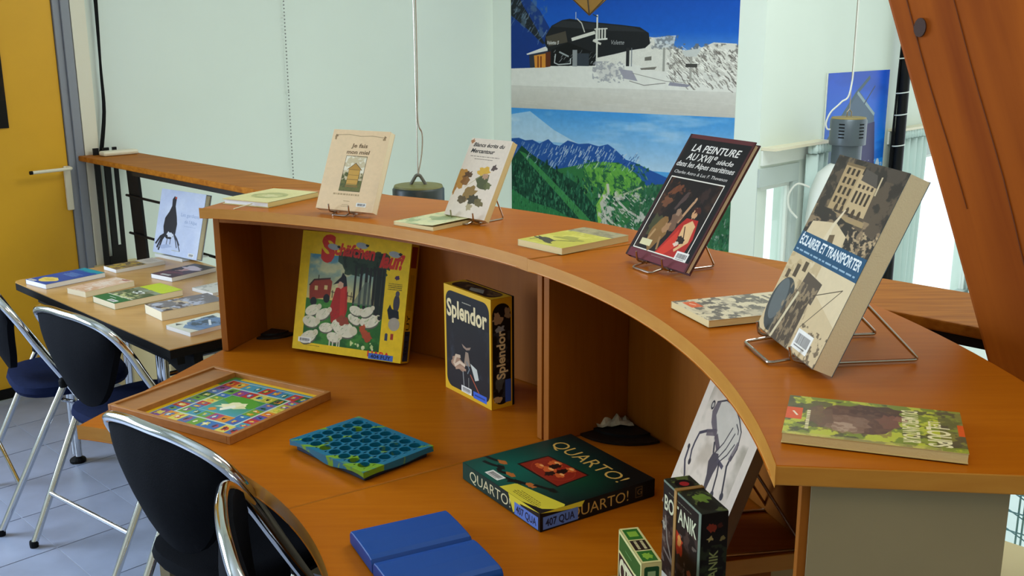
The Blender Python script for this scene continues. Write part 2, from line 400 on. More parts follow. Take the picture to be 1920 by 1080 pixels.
for nm, s0, s1 in (('window_1', 0.0, 0.43), ('window_2', 2.0, 3.25)):
    w = bpy.data.objects.new(nm, None); COL.objects.link(w); struct(w)
    f = MB()
    f.box((s0, -0.012, 0.80), (s1, 0.06, 0.905), fr=rgt); f.box((s1-0.06, -0.012, -0.42), (s1, 0.06, 0.80), fr=rgt)
    f.box((s0, -0.0, -0.42), (s0+0.004, 0.06, 0.80), fr=rgt); f.box((s0, -0.012, -0.42), (s1, 0.06, -0.36), fr=rgt)
    f.build('window_frame', m_frame, w, bevel=0.004)
    g = MB(); g.box((s0+0.004, 0.012, 0.775), (s1-0.062, 0.05, 0.80), fr=rgt); g.box((s1-0.085, 0.012, -0.36), (s1-0.06, 0.05, 0.775), fr=rgt)
    g.build('sash', m_white, w, bevel=0.002)
    MB().box((s0+0.005, 0.03, -0.36), (s1-0.085, 0.034, 0.775), fr=rgt).build('pane', m_glass, w)
struct(MB().box((-5.0, -3.2, 3.4), (3.5, 4.9, 3.5), fr=bld).box((-3.2, 4.9, 3.4), (3.5, 10, 3.5), fr=bld).build('ceiling', m_white))
struct(MB().box((-5.0, -3.35, -2.75), (3.5, -3.2, 3.4), fr=bld).build('wall_back', m_cream))
struct(MB().box((3.5, -3.2, -2.75), (3.65, 10, 3.4), fr=bld).build('wall_side', m_cream))
# parapet under the handrail
struct(MB().box((-4.85, 1.985, -0.0), (3.5, 2.2, 0.565), fr=bld).build('trim_2', mat('cream_parapet', 'd8c48e', 0.6)))
# ------------------------------------------------------------------ handrail
rl = empty('railing', 'brown timber plank handrail on black steel posts along the edge of the upper floor', 'railing', (0, 0, 0))
hr = MB(); hr.box((-4.845, 1.965, 1.071), (0.6, 2.225, 1.095), fr=bld); hr.build('handrail', m_rail, rl, bevel=0.004)
MB().box((-4.3, 1.972, 1.051), (0.6, 2.19, 1.071), fr=bld).build('flat_bar', m_blacksteel, rl)
for a0 in (-4.56, -2.4, -0.2):
    f = lambda x, y, z, a0=a0: bld(a0+x+(1.03-z)*0.06, y, z)
    MB().box((-0.055, 2.09, 0.565), (0.055, 2.102, 1.052), fr=f).build('railing_post', m_blacksteel, rl)
for z in (0.92, 0.742):
    MB().tube([bld(-4.62, 2.083, z), bld(0.6, 2.083, z)], 0.006).build('rod', m_blacksteel, rl)
# slotted end post by the wall
ep = empty('end_post', 'black slotted steel upright at the wall end of the handrail', 'post', bld(-4.80, 2.08, 0.565))
e_ = MB(); L = lambda x, y, z: E1*x+E2*y+EZ*z
zb, zt = -0.06, 0.562
e_.box((-0.006, -0.057, zb), (0.006, -0.032, zt), fr=L); e_.box((-0.006, -0.012, zb), (0.006, 0.018, zt), fr=L); e_.box((-0.006, 0.036, zb), (0.006, 0.055, zt), fr=L)
e_.box((-0.006, -0.03, zb), (0.006, -0.012, zb+0.10), fr=L); e_.box((-0.006, 0.018, zb), (0.006, 0.036, zb+0.15), fr=L)
e_.build('slotted_plate', m_blacksteel, ep)
tag(MB().box((-4.76, 2.03, 1.096), (-4.70, 2.20, 1.118), fr=bld).build('white_remote', MATS['ivory_plastic'], bevel=0.008), 'flat ivory plastic device lying on the wall end of the handrail', 'device')
# black cables down the corner
cb = MB()
for ph, off in ((0, 0.0), (1.7, 0.008)):
    cb.tube(catmull([bld(A0+0.03, 2.125-0.02*(3.2-z)/2.0+off*math.sin(3*z+ph)*1.2-(0.03 if z < 1.2 else 0), z) for z in np.linspace(3.2, 1.1, 12)], 4), 0.006, 8)
tag(cb.build('cable', m_rubber, smooth=True), 'pair of black electric cables hanging down the corner beside the door', 'cable')
# pull chain on the left wall
ch = MB()
for k in range(110):
    z = 1.35+k*0.0185; c = bld(A0+0.02, 3.13, z); ch.lathe([(0.0001, -0.0045), (0.004, -0.002), (0.004, 0.002), (0.0001, 0.0045)], 6, c)
for k in range(90):
    z = 0.86+k*0.0054
co = ch.build('ball_chain', mat('chain_metal', '9a9a96', 0.3, metal=0.6)); tag(co, 'thin grey ball chain hanging in front of the pale wall', 'chain')
c2 = MB()
for k in range(28):
    z = 0.84+k*0.0185; c2.lathe([(0.0001, -0.0045), (0.004, -0.002), (0.004, 0.002), (0.0001, 0.0045)], 6, bld(A0+0.02, 3.13, z))
c2o = c2.build('chain_end', MATS['chain_metal'], co)
# roof strut
bm_ = empty('roof_strut', 'big slanting brown roof timber at the right, in front of the handrail', 'timber beam', (0, 0, 0))
def beamf(x, y, z):       # x across in e1, y depth in e2, z height : slanting
    return bld(-0.85+(1.6991-z)*0.384+x, y, z)
bb = MB(); bb.box((0, 1.78, -0.0), (0.62, 1.945, 3.4), fr=beamf); bo_ = bb.build('beam', m_beam, bm_, bevel=0.006)
Rz = Matrix.Rotation(-math.atan(0.384), 4, E2); bo_.data.transform(Rz.inverted()); bo_.matrix_local = Rz
m_crack = mat('crack_dark', '6a3208', 0.8)
def crack(name, pts, w):
    m = MB(); n = len(pts)
    vs = []
    for i, (x, z) in enumerate(pts):
        ww = w*(0.35+0.65*math.sin(PI*(i+0.4)/(n)))
        vs += [beamf(x-ww/2, 1.7785, z), beamf(x+ww/2, 1.7785, z), beamf(x+ww/2, 1.785, z), beamf(x-ww/2, 1.785, z)]
    fs = [(4*i+k, 4*i+(k+1) % 4, 4*i+4+(k+1) % 4, 4*i+4+k) for i in range(n-1) for k in range(4)]
    return m.add(vs, fs).build(name, m_crack, bm_)
crack('crack', [(0.034+0.0025*math.sin(7*z)+0.001*math.sin(23*z)+(1.9-z)*0.012, z) for z in np.linspace(2.1, 1.35, 16)], 0.0016)
crack('crack', [(0.112+0.004*math.sin(5*z)+0.0015*math.sin(19*z), z) for z in np.linspace(1.75, 1.0, 12)], 0.0016)
bo = MB(); bc = Vector(beamf(0.047, 1.779, 1.652)); uu = E1*0.95-EZ*0.0
bo.add([bc+E1*(0.0105*math.cos(t))+EZ*(0.016*math.sin(t))-E2*d for d in (0.0, 0.004) for t in np.linspace(0, 2*PI, 16, endpoint=False)],
       [tuple(range(16)), tuple(range(16, 32))]+[(i, (i+1) % 16, 16+(i+1) % 16, 16+i) for i in range(16)])
bo.build('bolt_head', mat('dark_bolt', '40261a', 0.6), bm_)
# ================================================================== RECEPTION DESK
CX, CY = -1.3514, 1.2533
def pol(th, r, z): t = math.radians(th); return Vector((CX+r*math.cos(t), CY+r*math.sin(t), z))
def sector(r0, r1, t0, t1, z0, z1, n=28, edge_mi=None):
    m = MB(); ts = np.linspace(t0, t1, n+1)
    for t in ts: m.v += [tuple(pol(t, r0, z0)), tuple(pol(t, r1, z0)), tuple(pol(t, r1, z1)), tuple(pol(t, r0, z1))]
    for i in range(n):
        a = 4*i; b = a+4
        m.f += [[a, a+1, b+1, b][::-1], [a+3, a+2, b+2, b+3], [a, b, b+3, a+3], [a+1, b+1, b+2, a+2][::-1]]
        if edge_mi: m.mi[len(m.f)-2] = edge_mi
    m.f += [[0, 1, 2, 3], [4*n, 4*n+3, 4*n+2, 4*n+1]]
    if edge_mi: m.mi[len(m.f)-2] = edge_mi; m.mi[len(m.f)-1] = edge_mi
    return m
def radial(th, r0, r1, z0, z1, w, side):    # panel lying on one side of the radial line
    t = math.radians(th); d = Vector((math.cos(t), math.sin(t), 0)); n = Vector((-math.sin(t), math.cos(t), 0))*side
    c = Vector((CX, CY, 0)); m = MB()
    return m.box((r0, 0, z0), (r1, w, z1), fr=lambda x, y, z: c+d*x+n*y+EZ*z)
def deskunit(label, t0, t1, top, wt1, bt1):
    u = empty('reception_desk', label, 'desk', pol((t0+t1)/2, 1.6, 0), group=None)
    inv = Matrix.Translation(-u.location)
    def P(m, name, mats, **k):
        o = m.build(name, mats, u, **k); o.data.transform(inv); return o
    P(sector(1.087, 1.965, wt1, t0, 0.708, 0.740, edge_mi=1), 'worktop', [m_desk, m_edge], bevel=0.002)
    P(sector(1.658, 2.066, t1, t0, ZU-0.026, ZU-top, edge_mi=1), 'counter_top', [m_desk, m_edge], bevel=0.002)
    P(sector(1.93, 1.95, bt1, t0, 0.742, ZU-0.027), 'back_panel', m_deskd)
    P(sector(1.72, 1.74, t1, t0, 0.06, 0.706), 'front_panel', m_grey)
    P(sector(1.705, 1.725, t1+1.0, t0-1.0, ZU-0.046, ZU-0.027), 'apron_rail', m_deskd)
    return u, P
u1, P1 = deskunit('left half of the curved orange beech reception desk, by the side table', 73.3, 33.45, 0.0, 33.45, 33.45)
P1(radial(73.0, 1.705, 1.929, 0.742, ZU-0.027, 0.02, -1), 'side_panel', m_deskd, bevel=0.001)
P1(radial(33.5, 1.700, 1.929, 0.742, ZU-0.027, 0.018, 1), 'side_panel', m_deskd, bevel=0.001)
P1(radial(72.5, 1.315, 1.71, 0.0, 0.706, 0.03, -1), 'leg_panel', m_grey)
u2, P2 = deskunit('right half of the curved orange beech reception desk, by the roof timber', 33.3, -6.15, 0.0015, 12.5, -3.4)
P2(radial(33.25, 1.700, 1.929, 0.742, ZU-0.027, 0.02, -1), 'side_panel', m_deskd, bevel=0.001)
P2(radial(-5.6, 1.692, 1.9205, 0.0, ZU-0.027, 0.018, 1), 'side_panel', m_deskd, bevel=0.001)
P2(radial(-5.62, 1.702, 1.9205, 0.0, ZU-0.029, 0.004, -1), 'end_cladding', m_grey)
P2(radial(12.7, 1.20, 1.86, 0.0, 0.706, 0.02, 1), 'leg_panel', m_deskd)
hd = MB(); tt = math.radians(33.25); nn = Vector((-math.sin(tt), math.cos(tt), 0))*-1; hc = Vector((0.1749, 2.275, 0.3097+ZD))+nn*0.021; ra = Vector((math.cos(tt), math.sin(tt), 0))
hd.add([hc+ra*(0.009*math.cos(t))+EZ*(0.009*math.sin(t))+nn*d for d in (-0.001, 0.004) for t in np.linspace(0, 2*PI, 14, endpoint=False)],
       [tuple(range(14)), tuple(range(14, 28))]+[(i, (i+1) % 14, 14+(i+1) % 14, 14+i) for i in range(14)])
P2(hd, 'screw_cap', m_rubber)
# black cable outlets in the back corners and the wrapper
def outlet(th, dirn, label, R):
    c = pol(th, 1.925, 0.741); o = empty('cable_outlet', label, 'cable outlet', c)
    a = math.atan2(CY-c.y, CX-c.x); m = MB(); n = 14
    lo, hi = (a, a+PI/2*0.95) if dirn > 0 else (a-PI/2*0.95, a)
    pts = [(0.0, 0.0)]+[(R*math.cos(t), R*math.sin(t)) for t in np.linspace(lo, hi, n)]
    m.prism(pts, 0.0, 0.006); m.prism([(x*0.72, y*0.72) for x, y in pts], 0.006, 0.011)
    m.build('outlet_cover', mat('black_plastic', '0c0c0d', 0.5), o); return o
outlet(71.9, 1, 'black quarter-round cable outlet in the dark left corner of the desk', .088)
outlet(32.6, 1, 'black quarter-round cable outlet with a crumpled wrapper on it', .135)
wp = MB(); rs = np.random.RandomState(3)
H = rs.rand(9, 6)
wp.grid(8, 5, lambda u, v: (0.235+(u-0.5)*0.085-(v-.5)*0.012, 2.262+(v-0.5)*0.05+(u-.5)*0.01, 0.7545+0.026*H[int(round(u*8)), int(round(v*5))]*(1-abs(2*v-1))*(0.4+0.6*math.sin(PI*u))+0.006*H[int(round(u*8)), int(round(v*5))]))
wo = wp.build('wrapper', mat('crumpled_foil', 'b9b49a', 0.3, vary=0.5, vscale=25)); sd = wo.modifiers.new('s', 'SOLIDIFY'); sd.thickness = 0.001
tag(wo, 'crumpled pale wrapper lying on the black cable outlet', 'wrapper')
# ================================================================== THINGS OVER THE VOID
# two posters on the far wall
def up(px): return px
t1 = Cv(840, 624, '1b56b8', 0, 420, -109, 203)
t1.rect(0, -109, 420, 60, '0a2f8c', c2='1a5cc0'); t1.rect(0, 60, 420, 140, '1a5cc0', c2='9cc0e0')
t1.rect(0, 100, 420, 203, 'd8d6d0')
t1.poly([(130,140),(130,100),(200,60),(280,70),(330,100),(420,85),(420,125),(350,122)], 'd8d5cd', nz=.05)
t1.rect(0, -109, 200, -20, '0a2b84', 0.0)
t1.poly([(0,-60),(20,-20),(60,20),(85,60),(80,95),(60,110),(0,128)], '1e3f86', c2='14306f'); t1.poly([(0,-40),(25,10),(45,40),(70,80),(66,82),(40,58),(0,28)], '20262c', nz=.4)
t1.noise(0, -60, 75, 80, '5b7186', (6, 9), 0.58, 0.7, 0.6)
t1.poly([(0,30),(66,82),(70,95),(42,128),(0,128)], '15357c')
t1.poly([(290,85),(300,80),(340,95),(380,78),(418,80),(418,152),(350,143),(320,135)], 'd6d3cb'); t1.noise(300, 80, 420, 150, '6f6a66', (16, 10), 0.56, 0.66, 0.8)
t1.rect(0, 128, 420, 203, 'dcdad4', c2='bdb8b0'); t1.noise(0, 128, 420, 203, 'c7c4bf', (4, 3), 0.5, 0.6, 0.5)
t1.poly([(0,128),(42,126),(90,122),(170,118),(240,116),(300,132),(340,140),(420,144),(420,160),(0,160)], 'dddbd5')
t1.strokes(300, 84, 418, 150, 260, 9, 10, 1.2, ['6a625c','8b857e','57504b','b5b0a8'], .75, lambda x, y: y > 84+(x-300)*.05)
t1.strokes(300, 84, 418, 145, 120, 8, 6, 1.6, ['e9e6df','f2efe8'], .8)
t1.strokes(0, 150, 420, 200, 90, 40, 2, 1.5, ['c9c5bd','e4e2dc'], .12)
t1.strokes(5, -40, 90, 90, 80, -8, 12, 1.5, ['6f86a2','3a5a92','8a9cae'], .5, lambda x, y: y > -40+x*1.2 and y < 40+x*.9)
# station
t1.poly([(70,80),(72,66),(84,48),(105,38),(120,36),(160,42),(220,48),(252,52),(268,62),(271,80),(262,88),(235,92),(206,99),(172,106),(170,120),(80,122),(76,90)], '1e1f21')
t1.poly([(72,68),(112,58),(116,78),(78,86)], '4a443a'); t1.poly([(116,78),(172,98),(170,120),(82,122),(84,92)], '141414')
t1.poly([(84,50),(105,39),(160,44),(240,52),(262,60),(200,58),(120,52)], '2f3134', .8); t1.strokes(88, 96, 172, 118, 40, 5, -6, 1.2, ['8d9296','5b6066','a9adb0'], .7)
t1.text('Valette 5', 75, 82, 6.5, 'e8e8e8', w=24, shear=.3, bold=.02); t1.text('Valette', 200, 82, 8, 'c8c8c8', w=24, shear=.3)
t1.poly([(32,100),(72,86),(76,90),(76,94),(34,102)], 'd9d7d2'); t1.poly([(38,102),(76,94),(78,124),(40,126)], '31343f'); t1.poly([(48,103),(72,99),(72,125),(50,126)], 'd08a35'); t1.rect(55, 104, 58, 125, '7a3a18'); t1.rect(61, 104, 64, 125, '7a3a18'); t1.poly([(72,97),(82,95),(82,123),(72,124)], '5a2c18')
t1.line([(92,100),(90,116),(98,119),(122,117),(122,108)], 2, 'b9bcbd'); t1.line([(100,96),(118,104)], 3, '9aa0a2'); t1.rect(126, 92, 135, 122, '8a8d8f'); t1.rect(135, 98, 158, 121, '343a42')
t1.line([(125,73),(168,61)], 6, 'd3d0c6'); t1.line([(173,30),(173,118)], 3, 'd7d5cc'); t1.line([(165,29),(173,33)], 2, '2b3a4a')
for k in range(4): t1.rect(170+k*5.5, 53, 173+k*5.5, 74, 'cfcdc4')
t1.line([(168,55),(192,54)], 2, 'cfcdc4'); t1.line([(168,74),(192,72)], 3, 'd8d6cf'); t1.line([(166,75),(180,81)], 4, 'cfccc2')
t1.line([(134,36),(143,44),(149,60)], 2, 'c5c3ba'); t1.rect(131, 24, 132.5, 37, 'a9b6c4')
t1.rect(228, 88, 234, 120, '2a2a2b'); t1.line([(238,88),(238,120)], 1.5, '6d747c'); t1.line([(296,86),(296,127)], 4, '9b9a93'); t1.poly([(276,70),(316,66),(312,86),(284,88)], 'c9cdd0', 0.9); t1.noise(270, 66, 320, 90, '6b7078', (10, 6), .5, .6, .7)
t1.line([(343,92),(343,144)], 4, 'a19e97'); t1.rect(334, 114, 354, 120, '45433f'); t1.poly([(326,92),(360,88),(352,102),(332,102)], 'c3c5c3'); t1.poly([(262,104),(274,102),(274,109),(262,110)], '6d6a62'); t1.poly([(254,123),(284,120),(280,125),(256,126)], '77726a')
t1.blob(195, 130, 28, 15, 'cfccc8', 1, .3); t1.noise(165, 112, 225, 150, '8f8f98', (14, 9), .5, .6, .7); t1.poly([(215,125),(240,128),(250,146),(225,142)], '9a97a4'); t1.poly([(308,146),(345,150),(338,154),(305,152)], '8c8a98')
t1.line([(240,132),(300,145),(330,146)], 1, '8b8882'); t1.line([(235,146),(262,153),(300,148)], 1.2, '77746f')
t2 = Cv(840, 592, '4e95cf', 0, 420, 203, 500)
t2.rect(0, 203, 420, 300, '3f8ed2', c2='a9c4dc'); t2.poly([(0,215),(40,208),(90,240),(140,262),(0,262)], 'c9d6df', .6); t2.noise(0, 203, 420, 270, 'd6e0e8', (4, 3), .55, .85, .5)
rg = [(0,260),(16,258),(30,262),(45,260),(60,266),(78,257),(90,266),(102,268),(118,257),(140,262),(160,260),(180,264),(197,259),(212,268),(232,284),(250,288),(275,298),(310,310),(420,316),(420,500),(0,500)]
t2.poly(rg, '234f96'); rs = np.random.RandomState(4)
for k in range(150):
    x = rs.rand()*215; y = 262+rs.rand()*40
    if x < 80 and y > 280: continue
    d = 4+rs.rand()*9; t2.line([(x, y), (x-d*.5, y+d)], 1.4, ('9fb6cf', 'c9d2da', '7d9bc0')[rs.randint(3)] if x > 90 else '6f8cb4', .8)
t2.poly([(108,308),(170,292),(215,290),(250,305),(275,330),(300,380),(420,400),(420,500),(0,500),(0,330)], '2e6b3c')
t2.poly([(150,300),(190,290),(225,292),(262,316),(250,345),(210,350),(170,335)], '5d9a3f'); t2.noise(150, 290, 275, 360, '1f5038', (12, 8), .53, .6, .9)
t2.poly([(0,300),(22,262+10),(40,285),(90,310),(140,335),(180,380),(205,425),(225,500),(0,500)], '16412f'); t2.speck(0, 300, 220, 490, ['0f3024','2b6a4c','0c2a20','3b7a58','1f5540'], 1500, 1.5, .85, 2.6, lambda x, y: y > 280+abs(x-20)*.35)
t2.poly([(16,282),(30,286),(90,335),(150,385),(195,425),(215,470),(190,450),(140,395),(85,345),(40,305)], '3f8a4a', .8)
t2.poly([(0,355),(40,375),(90,385),(130,400),(70,395),(0,400)], '2f7a45', .8)
t2.poly([(250,330),(420,300),(420,420),(330,420),(270,400),(235,380)], '2c5f3e'); t2.speck(235, 320, 420, 440, ['1d4a35','2b5c43','3c6f52'], 500, 2.0, .8, 2)
t2.poly([(196,325),(205,340),(190,360),(186,385),(200,410),(225,440),(260,460),(330,500),(230,500),(200,440),(180,400),(176,370),(190,345)], '7fae48')
t2.noise(180, 340, 300, 420, 'b9b6ae', (10, 7), .52, .6, .95); t2.line([(198,330),(200,345),(186,365),(192,385),(210,400)], 5, 'b8b5a8'); t2.line([(215,355),(235,372),(262,385),(300,395)], 4, 'b5b3aa'); t2.line([(262,330),(230,345),(210,352)], 3, 'a9ab95')
t2.speck(205, 395, 420, 470, ['2d5b46','8e9690','41705a'], 260, 2.0, .8, 1.4)
t1.grain(.025); t2.strokes(0, 262, 260, 320, 260, -6, 9, 1.1, ['16397c','8fa8c8','c5ccd2','1b4488','a8b8cc'], .7, lambda x, y: 266+abs(x-195)*.04 < y < 300 and x > 20 and y < 262+x*.45+10)
t2.strokes(240, 325, 420, 430, 500, 1, -5, 1.4, ['173f2c','3f7350','4d5f4a','8c948c'], .7); t2.strokes(150, 292, 270, 350, 160, 3, 5, 1.5, ['3f8037','86b454','2b6238'], .6)
t2.strokes(185, 345, 250, 410, 120, 5, 4, 1.3, ['d0cdc4','8d8a80','4e6a4a'], .8); t2.strokes(0, 290, 230, 495, 900, .6, -5, 1.1, ['4a8a66','0b261c','2f7350'], .55, lambda x, y: y > 285+abs(x-20)*.5)
t2.grain(.04)
def poster(nm, cv, z0, z1, label):
    m = MB(); s0, s1 = 0.145, 1.674
    m.quad(farw(s0, -0.004, z0), farw(s1, -0.004, z0), farw(s1, -0.004, z1), farw(s0, -0.004, z1)); m.box((s0, -0.0035, z0), (s1, -0.0005, z1), 1, fr=farw)
    return tag(m.build(nm, [cv.mat(label.split(' ')[0]+'_poster_print', .55, .15), m_white]), label, 'poster')
poster('wall_poster', t1, 1.18, 2.20, 'snowy poster of a black chairlift station under blue sky, upper one on the far wall')
poster('wall_poster', t2, 0.158, 1.18, 'green mountain valley poster with blue peaks, lower one on the far wall')
# blue picture on the right wall
b3 = Cv(400, 400, '1450d4', 0, 1, 0, 1)
b3.rect(0, 0, 1, 1, '0a50d0', c2='2a98ea'); b3.noise(0, 0, 1, .7, '0c46ac', (2, 4), .5, .7, .5)
b3.poly([(0,.55),(.18,.38),(.45,.17),(.52,.16),(.78,.33),(.82,.6),(.86,1),(0,1)], '4d6379'); b3.line([(.02,.52),(.45,.17),(.66,.05)], .03, '3f5a66'); b3.line([(.48,.16),(.78,.34)], .025, '92a6ac')
b3.poly([(.28,.44),(.8,.40),(.88,.95),(.3,1)], '23205a'); b3.noise(.6, .7, 1, 1, 'c9cfd8', (8, 6), .55, .62, .9); b3.line([(.6,.25),(.76,.12)], .012, '2b3a5a')
bp3 = MB(); bp3.quad(rgt(0.70, -0.012, 0.60), rgt(1.50, -0.012, 0.60), rgt(1.50, -0.012, 1.405), rgt(0.70, -0.012, 1.405)); bp3.box((0.70, -0.011, 0.60), (1.50, -0.001, 1.405), 1, fr=rgt)
tag(bp3.build('picture', [b3.mat('blue_hut_print', .25), m_white]), 'blue picture of a dark hut gable, on the right wall behind the hanging lamp', 'picture')
# black pole with cables and ties
pp = empty('cable_pole', 'black vertical pole with zip-tied cables in front of the right wall', 'pole', rgt(1.575, -0.08, -2.6))
tb = MB(); tb.tube([(0,0,0.0),(0,0,6.0)], 0.034, 12); tb.build('pole', m_blacksteel, pp, smooth=True)
cbl = MB()
for q in range(2): cbl.tube(catmull([Vector((-0.036-0.006*q+0.008*math.sin(z*3+q), 0, z)) for z in np.linspace(2.2, 5.9, 24)], 3), 0.007, 6)
cbl.build('cable', m_rubber, pp, smooth=True)
for z in (3.28, 3.52, 3.72, 3.86, 4.08, 4.25):
    MB().tube([(0.041*math.cos(t)-0.006, 0.041*math.sin(t), z+0.006*math.cos(t)) for t in np.linspace(0, 2*PI, 18, endpoint=False)], 0.004, 6, closed=True).build('cable_tie', m_white, pp)
# curtains
m_curt = mat('pale_cyan_curtain', 'd0e3df', 0.8)
def curtain(s0, s1, ztop, zbot, n, label):
    e = empty('curtain', label, 'curtain', rgt((s0+s1)/2, -0.06, zbot), group=None); off = -Vector(e.location)
    m = MB(); rs = np.random.RandomState(int(s0*100)+1); ph = rs.rand(8)*6
    def fn(u, v):
        k = 1-0.12*math.sin(v*PI)*(1-v); s = (s0+s1)/2+(s1-s0)*(u-.5)*k
        return rgt(s, -0.06+0.022*math.sin(u*n*2*PI+ph[0])+0.008*math.sin(u*n*5+v*2+ph[1]), zbot+(ztop-zbot)*v)+off
    m.grid(n*10, 8, fn); o = m.build('fabric', m_curt, e, smooth=True); o.modifiers.new('s', 'SOLIDIFY').thickness = 0.002
    h = MB(); h.grid(n*10, 2, lambda u, v: rgt(s0+(s1-s0)*u, -0.068+0.026*math.sin(u*n*4*PI), ztop+0.005+0.05*v)+off); h.build('heading', m_curt, e, smooth=True).modifiers.new('s', 'SOLIDIFY').thickness = 0.003
    return e
curtain(0.46, 0.665, 0.95, -0.5, 3, 'short pale cyan curtain at the first window, left of the blue picture')
curtain(1.60, 2.02, 0.95, -0.5, 5, 'pale cyan curtain between the black pole and the second window')
curtain(3.12, 3.6, 0.95, -0.5, 5, 'pale cyan curtain at the far side of the second window, beside the slanting timber')
for s0, s1, lb in ((0.02, 0.66, 'white curtain rail above the first window'), (1.57, 3.6, 'white curtain rail above the second window')):
    r = empty('curtain_rail', lb, 'curtain rail', rgt(s0, -0.03, 1.0)); off = -Vector(r.location)
    MB().box((s0, -0.085, 1.006), (s1, 0.0, 1.022), fr=lambda a, b, c: rgt(a, b, c)+off).build('rail', MATS['ivory_plastic'], r)
    MB().box((s0, -0.012, 0.92), (s1, 0.0, 1.004), fr=lambda a, b, c: rgt(a, b, c)+off).build('batten', m_white, r)
# hanging lamps
m_lampdk = mat('lamp_dark_green', '232b26', 0.4, bump=0.1, bscale=60, vary=0.25, vscale=12); m_olive = mat('lamp_lid_olive', '6f6a34', 0.5)
m_lampgr = mat('lamp_grey', '59626a', 0.35, metal=0.3); m_opal = mat('opal_acrylic', 'f2f3ee', 0.3)
def lamp(loc, label, r, body, lid, vents):
    L = empty('hanging_lamp', label, 'lamp', loc)
    m = MB(); m.lathe([(0.001, 0.0), (r-0.008, -0.004), (r, -0.014), (r, -0.30*r/0.1*0.5), (0.84*r, -0.31*r/0.1*0.5), (0.001, -0.32*r/0.1*0.5)], 36)
    m.build('canister', body, L, smooth=True)
    m = MB(); m.lathe([(0.001, 0.004), (r-0.008, 0.001), (r-0.005, -0.006)], 36); m.build('lid', lid, L, smooth=True)
    h = -0.155*r/0.1
    m = MB(); m.lathe([(0.82*r, h), (0.82*r, h-0.10*r/.1), (0.5*r, h-0.11*r/.1)], 32); m.build('neck', body, L, smooth=True)
    m = MB(); m.lathe([(0.6*r, h-0.09*r/.1), (1.0*r, h-0.115*r/.1), (1.5*r, h-0.16*r/.1), (1.85*r, h-0.26*r/.1), (2.0*r, h-0.42*r/.1), (2.0*r, h-0.46*r/.1), (1.95*r, h-0.46*r/.1), (1.8*r, h-0.26*r/.1), (0.95*r, h-0.125*r/.1)], 36)
    m.build('shade', m_opal, L, smooth=True)
    m = MB(); m.lathe([(0.001, h-0.13*r/.1), (0.045, h-0.17*r/.1), (0.06, h-0.24*r/.1), (0.04, h-0.30*r/.1), (0.001, h-0.32*r/.1)], 20); m.build('bulb', m_opal, L, smooth=True)
    if vents:
        for a0 in (math.radians(-128), math.radians(-62)):
            for k in range(5):
                z = -0.035-0.018*k*r/0.1; w = 0.16
                v = MB(); v.add([((r+d)*math.cos(a), (r+d)*math.sin(a), z+dz) for d in (-0.002, 0.0015) for a, dz in ((a0-w, -.003), (a0+w, -.003), (a0+w, .004), (a0-w, .004))],
                                [(0,1,2,3),(4,5,6,7),(0,1,5,4),(2,3,7,6),(1,2,6,5),(0,3,7,4)]); v.build('vent_slot', m_rubber, L)
        m = MB(); m.tube([(-0.012, 0, 0.0), (-0.012, 0, 0.03), (0.0, 0, 0.045), (0.012, 0, 0.03), (0.012, 0, 0.0)], 0.004, 8); m.build('hook', m_steelwire, L)
    else:
        m = MB(); tri = [(-0.045, 0.0), (0.045, 0.0), (0.045, 0.018), (0.018, 0.062), (-0.018, 0.062), (-0.045, 0.018)]; 
        o_ = [Vector((x, -0.009, z)) for x, z in tri]; 
        m.tube(bend([(-0.029,0,0.003),(-0.024,0,0.012),(-0.007,0,0.040),(0.007,0,0.040),(0.024,0,0.012),(0.029,0,0.003)], .006), 0.0065, 8); m.build('bracket', mat('bracket_grey', '6d6a60', .4, metal=.5), L, smooth=True)
    m = MB(); m.tube([(0, 0, 0.04), (0.0, 0, 1.2), (0, 0, 3.4-loc[2])], 0.0026, 6); m.build('steel_cable', m_steelwire, L)
    m = MB()
    if vents: m.tube(catmull([(0.004,0,3.4-loc[2]),(0.006,0,0.55),(-0.002,0,0.16),(-0.05,0,0.085),(-0.105,0,0.03),(-0.128,0,-0.03),(-0.118,0,-0.066),(-0.092,0,-0.066)], 6), 0.005, 8)
    else: m.tube(catmull([(0.006,0,3.4-loc[2]),(0.008,0,0.6),(0.004,0,0.27),(0.02,0,0.20),(0.016,0,0.12),(0.0,0,0.04)], 6), 0.003, 8)
    m.build('power_cord', mat('cord_white', 'e4e4dc', .5) if vents else m_steelwire, L, smooth=True)
    return L
lamp((-0.366, 4.0, 1.0668), 'dark green drum lamp hanging by a grey bracket behind the honey book', 0.102, m_lampdk, m_olive, False)
l2 = lamp((1.925, 5.9, 1.17), 'grey vented drum lamp with white dome shade, hanging before the blue picture', 0.102, m_lampgr, mat('lamp_lid_ochre', '9a8648', .5), True)
MB().tube(catmull([(-0.20, 0, -0.40), (-0.27, 0, -0.38), (-0.315, 0, -0.44), (-0.31, 0, -0.52), (-0.26, 0, -0.58)], 6), 0.006, 8).build('loose_wire', MATS['cord_white'], l2, smooth=True)
